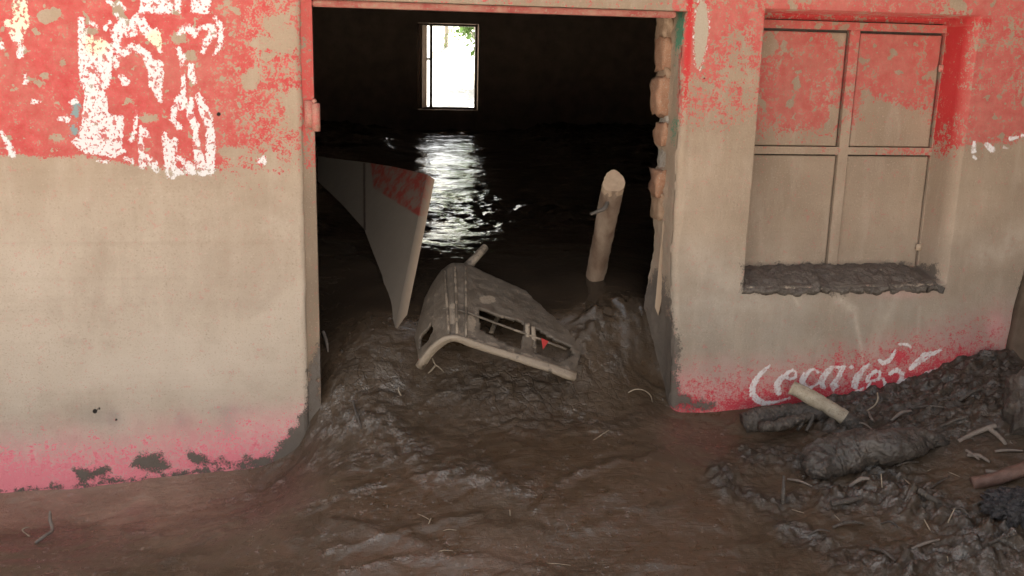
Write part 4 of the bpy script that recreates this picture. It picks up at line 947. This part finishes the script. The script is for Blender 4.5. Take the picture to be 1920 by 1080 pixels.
M_ROOT = simple('root_clump_mud', (.035, .030, .030), (.10, .092, .098), 70, .34, .014, 1.0, spec=.6, dist=.8)
lump('root_clump', 'black shaggy root clump at the right edge under the reddish branch', 'root ball', G(1903, 965)+Vector((0, 0, .022)), (.080, .065, .042), M_ROOT, 33, .30, 3.6, 6)
lump('mud_clod', 'small dark clod at the wall foot below the pink stain', 'clod', W(1850, 672, -.03), (.03, .025, .028), M_SACK, 35, .4, 2.5, 4)
thing_tube('red_branch', 'reddish bare branch entering from the right edge above the root clump', 'branch', [G(1822, 912)+Vector((0, 0, .008)), G(1860, 908)+Vector((0, 0, .014)), G(1900, 900)+Vector((0, 0, .022)), G(1960, 885)+Vector((0, 0, .03))], [.017, .019, .018, .018], M_REDTWIG, seg=12, rough=.12, seed=14)
fk = thing_tube('forked_twig', 'grey forked twig bent like an upside-down V near the right edge', 'twig', [G(1797, 828), G(1820, 818)+Vector((0, 0, .004)), G(1845, 812)+Vector((0, 0, .012)), G(1866, 808)+Vector((0, 0, .016))], [.006, .0075, .0078, .007], M_TWIG, seg=9, rough=.12, seed=15)
link('fork', local(tube_mesh('fork', [G(1852, 811)+Vector((0, 0, .013)), G(1866, 819)+Vector((0, 0, .010)), G(1878, 828)+Vector((0, 0, .006)), G(1886, 834)], [.007, .0072, .0066, .005], seg=8, rough=.1), fk.location), M_TWIG, fk)
TW = [  # label, material, radius, [(u, v, lift)]
    ('thin twig lying flat under the forked twig at the right edge', M_TWIG, .004, [(1865, 846, .004), (1890, 844, .008), (1918, 845, .006)]),
    ('pale bent twig lying left of and below the forked twig', M_TWIG, .004, [(1812, 844, .01), (1825, 853, .012), (1836, 862, .004)]),
    ('short grey stick lying just above the reddish branch', M_TWIG, .006, [(1848, 884, .006), (1870, 886, .008), (1892, 887, .005)]),
    ('brown half-sunk stick lying across the muddy ridge in the drift', M_BARK, .009, [(1722, 918, .008), (1742, 932, .012), (1764, 942, .006)]),
    ('straight muddy stick lying below the rotten trunk', M_BARK, .009, [(1558, 945, .006), (1590, 938, .012), (1616, 932, .006)]),
    ('slim curved pale twig hanging at the wall foot beside the lettering', M_STRAW, .0024, [(1626, 770, .0), (1640, 760, .03), (1646, 748, .045), (1645, 736, .055)]),
    ('dark thin twig at the lower end of the curved pale twig', M_TWIG, .004, [(1628, 772, .01), (1634, 785, .008), (1640, 792, .002)]),
    ('upright muddy stalk among the clods left of the rotten trunk', M_BARK, .0055, [(1468, 948, -.005), (1469, 918, .03), (1470, 892, .06)]),
    ('bent wire-like root curling out of the mud by the right jamb', M_STRAW, .0018, [(1178, 736, 0), (1192, 730, .022), (1208, 732, .03), (1220, 742, .022), (1223, 755, 0)]),
    ('small pale forked twig hanging under the chair rim', M_STRAW, .0022, [(811, 672, .02), (816, 683, .015), (824, 689, .008), (832, 697, .002)]),
    ('mud-coated twig with a raised tip in the left foreground', M_TWIG, .0045, [(66, 1018, .002), (84, 1005, .012), (98, 994, .016), (94, 975, .035), (94, 958, .055)]),
    ('tiny bent straw at the far left of the foreground', M_STRAW, .0019, [(56, 1006, 0), (42, 994, .012), (54, 988, .018)]),
    ('thin dark twig stuck in the mud left of the doorway slope', M_BARK, .0035, [(662, 752, .012), (668, 775, .008), (678, 802, .003)]),
    ('pale root tip standing on the lumpy ridge left of the chair', M_STRAW, .0022, [(752, 742, 0), (748, 734, .012), (747, 726, .02)]),
    ('dark torn root lying beside the left jamb', M_TWIG, .005, [(606, 622, .01), (612, 640, .012), (615, 660, .004)]),
]
for i, (lb, mt, rd, ps) in enumerate(TW):
    pts = []
    g0 = G(ps[0][0], ps[0][1])
    for (u, v, lf) in ps:
        d = ray(u, v); g = G(u, v, lf); pts.append(g)
    thing_tube('twig' if mt is not M_STRAW else 'straw', lb, 'twig' if mt is not M_STRAW else 'straw', pts, [rd*1.0]+[rd]*(len(pts)-2)+[rd*.6], mt, seg=8, rough=.12, seed=60+i)
tw = [o for o in COL.objects if o.get('label', '').startswith('small pale forked twig')][0]
link('fork', local(tube_mesh('fork', [G(817, 684, .014), G(809, 694, .004), G(801, 702, .001)], [.003, .003, .002], seg=6), tw.location), M_STRAW, tw)
ST = [('pale straw standing upright below the rotten trunk', (1654, 915), (1652, 888), .03), ('pale straw slanting beside the half-sunk stick', (1714, 915), (1694, 896), .015), ('bright straw leaning right on the muddy ridge', (1774, 986), (1790, 953), .03),
      ('bright straw leaning left beside the muddy ridge', (1745, 996), (1733, 974), .025), ('short straw standing near the bottom right corner', (1778, 1053), (1776, 1043), .02), ('thin straw lying below the clods of the drift', (1560, 962), (1575, 976), .004),
      ('tiny upright straw in the smooth foreground mud', (957, 968), (956, 956), .02), ('fine straw lying in the middle foreground', (779, 962), (805, 974), .003), ('small slanted straw by the fine lying straw', (803, 984), (808, 972), .012),
      ('pale chip floating in the middle foreground mud', (828, 996), (856, 994), .003), ('broken straw lying near the bottom edge', (815, 1036), (850, 1033), .003), ('curved pale chip on the mud right of centre', (1112, 826), (1142, 806), .006),
      ('thin straw lying in the pool left of the reddish branch', (1772, 882), (1800, 894), .003), ('tiny pale straw above the muddy ridge', (1738, 884), (1746, 880), .004), ('fallen straw low in the clods by the stalk', (1484, 955), (1508, 962), .003), ('long fine straw lying at the bottom edge', (1020, 1056), (1070, 1060), .003)]
for i, (lb, p0, p1, lf) in enumerate(ST):
    a, b = G(*p0), G(p1[0], p1[1], lf)
    m_ = (a+b)/2; m_.z = max(m_.z, ground_z(m_.x, m_.y)+.002)
    thing_tube('straw', lb, 'straw', [a, m_, b], [.0016, .0019, .0012] if lf > .005 else [.0010, .0012, .0007], M_STRAW, seg=6, rough=.1, seed=90+i)

rq = np.random.default_rng(77)
spots = [(1500, 905), (1535, 1000), (1590, 985), (1612, 905), (1668, 985), (1702, 870), (1735, 1020), (1762, 905), (1800, 960), (1835, 860), (1848, 940), (1880, 1010), (1690, 780), (1740, 765), (1790, 790), (1620, 800), (1820, 740), (1655, 1040)]
for i, (u, v) in enumerate(spots):
    an = rq.uniform(-.7, .7); L = rq.uniform(14, 34)
    g0, g1 = G(u-L*math.cos(an), v-L*math.sin(an)*.7, .003), G(u+L*math.cos(an), v+L*math.sin(an)*.7, .006); gm = (g0+g1)/2; gm.z += rq.uniform(.002, .012)
    q = rq.uniform(.0022, .0055)
    thing_tube('twig', 'dark twig half sunk among the wet clods of the drift', 'twig', [g0, gm, g1], [q, q*1.1, q*.7], M_BARK if i % 3 else M_TWIG, group='dark twigs in the drift on the right', seg=7, rough=.14, seed=130+i)

# ------------------------------------------------------------------ trees beyond the back window
def leaf_mat(name, c1, c2):
    a = NT(name); lc = a.mix(a.noise(3, 3, .6), c1, c2); a.fin(lc, .6, None, .3)
    tr = a.n('ShaderNodeBsdfTranslucent'); a.l(lc, tr.inputs[0]); mx = a.n('ShaderNodeMixShader'); mx.inputs[0].default_value = .4
    a.l(a.b.outputs[0], mx.inputs[1]); a.l(tr.outputs[0], mx.inputs[2]); a.l(mx.outputs[0], a.out.inputs[0]); return a
M_LEAF = leaf_mat('leaf_green', (.05, .11, .03), (.12, .19, .05)); M_PALELEAF = leaf_mat('sunlit_leaf', (.13, .20, .06), (.27, .34, .13)).m  # pale leaf has sunlight painted in, dark leaf has shade
M_TRUNK = simple('tree_bark', (.30, .26, .21), (.42, .37, .31), 12, .9, .02, .7)
def tree(name, label, x, y, h, rad, nleaf, seed, low, lmat):
    rnd = np.random.default_rng(seed); t = empty(name, label, name, (x, y, -.15+5.5*float(sst(16, 52, np.float64(y)))))
    link('trunk', tube_mesh('trunk', [(0, 0, 0), (.05*h*.1, 0, h*.35), (-.03, .05, h*.75)], [h*.03, h*.022, h*.008], seg=9, rough=.1, seed=seed), M_TRUNK, t)
    cl = []
    for k in range(26):
        an = rnd.uniform(0, 6.28); q = math.sqrt(rnd.uniform(0, 1)); zz = rnd.uniform(low, 1.0)
        r_ = rad*q*math.sin(math.pi*min(.95, (zz-low)/(1-low)*.8+.15)); c = np.array([r_*math.cos(an), r_*math.sin(an), h*zz]); cl.append(c)
        link('limb', tube_mesh('limb', [(0, 0, h*zz*.55), tuple(c*np.array([.5, .5, .85])), tuple(c)], [h*.010, h*.006, h*.003], seg=5), M_TRUNK, t) if k < 9 else None
    V = []; F = []
    for i in range(nleaf):
        c = cl[rnd.integers(len(cl))]; p = c+rnd.normal(0, rad*.17, 3); s = rnd.uniform(.05, .11)*h/5
        a1 = rnd.normal(size=3); a1 /= np.linalg.norm(a1); b1 = np.cross(a1, rnd.normal(size=3)); b1 /= np.linalg.norm(b1)
        k = len(V); V += [p-a1*s, p-b1*s*.5, p+a1*s, p+b1*s*.5]; F.append((k, k+1, k+2, k+3))
    link('crown', np_mesh('crown', np.array(V), np.array(F)), lmat, t, False)
def atdist(u, d): q = ray(u, 118); return q[0]/q[1]*(d+2.7), d
for i, (u, d, h, r_, nl, lb, lm) in enumerate(((900, 24, 5.6, 1.0, 2400, 'dark green leafy tree behind the house, at the right side of the back window', M_LEAF.m), (836, 30, 2.2, 1.0, 1700, 'low pale sunlit bush behind the house, at the left of the back window', M_PALELEAF))):
    x, y = atdist(u, d); tree(('tree', 'bush')[i], lb, x, y, h, r_, nl, 70+i, (.14, .0)[i], lm)
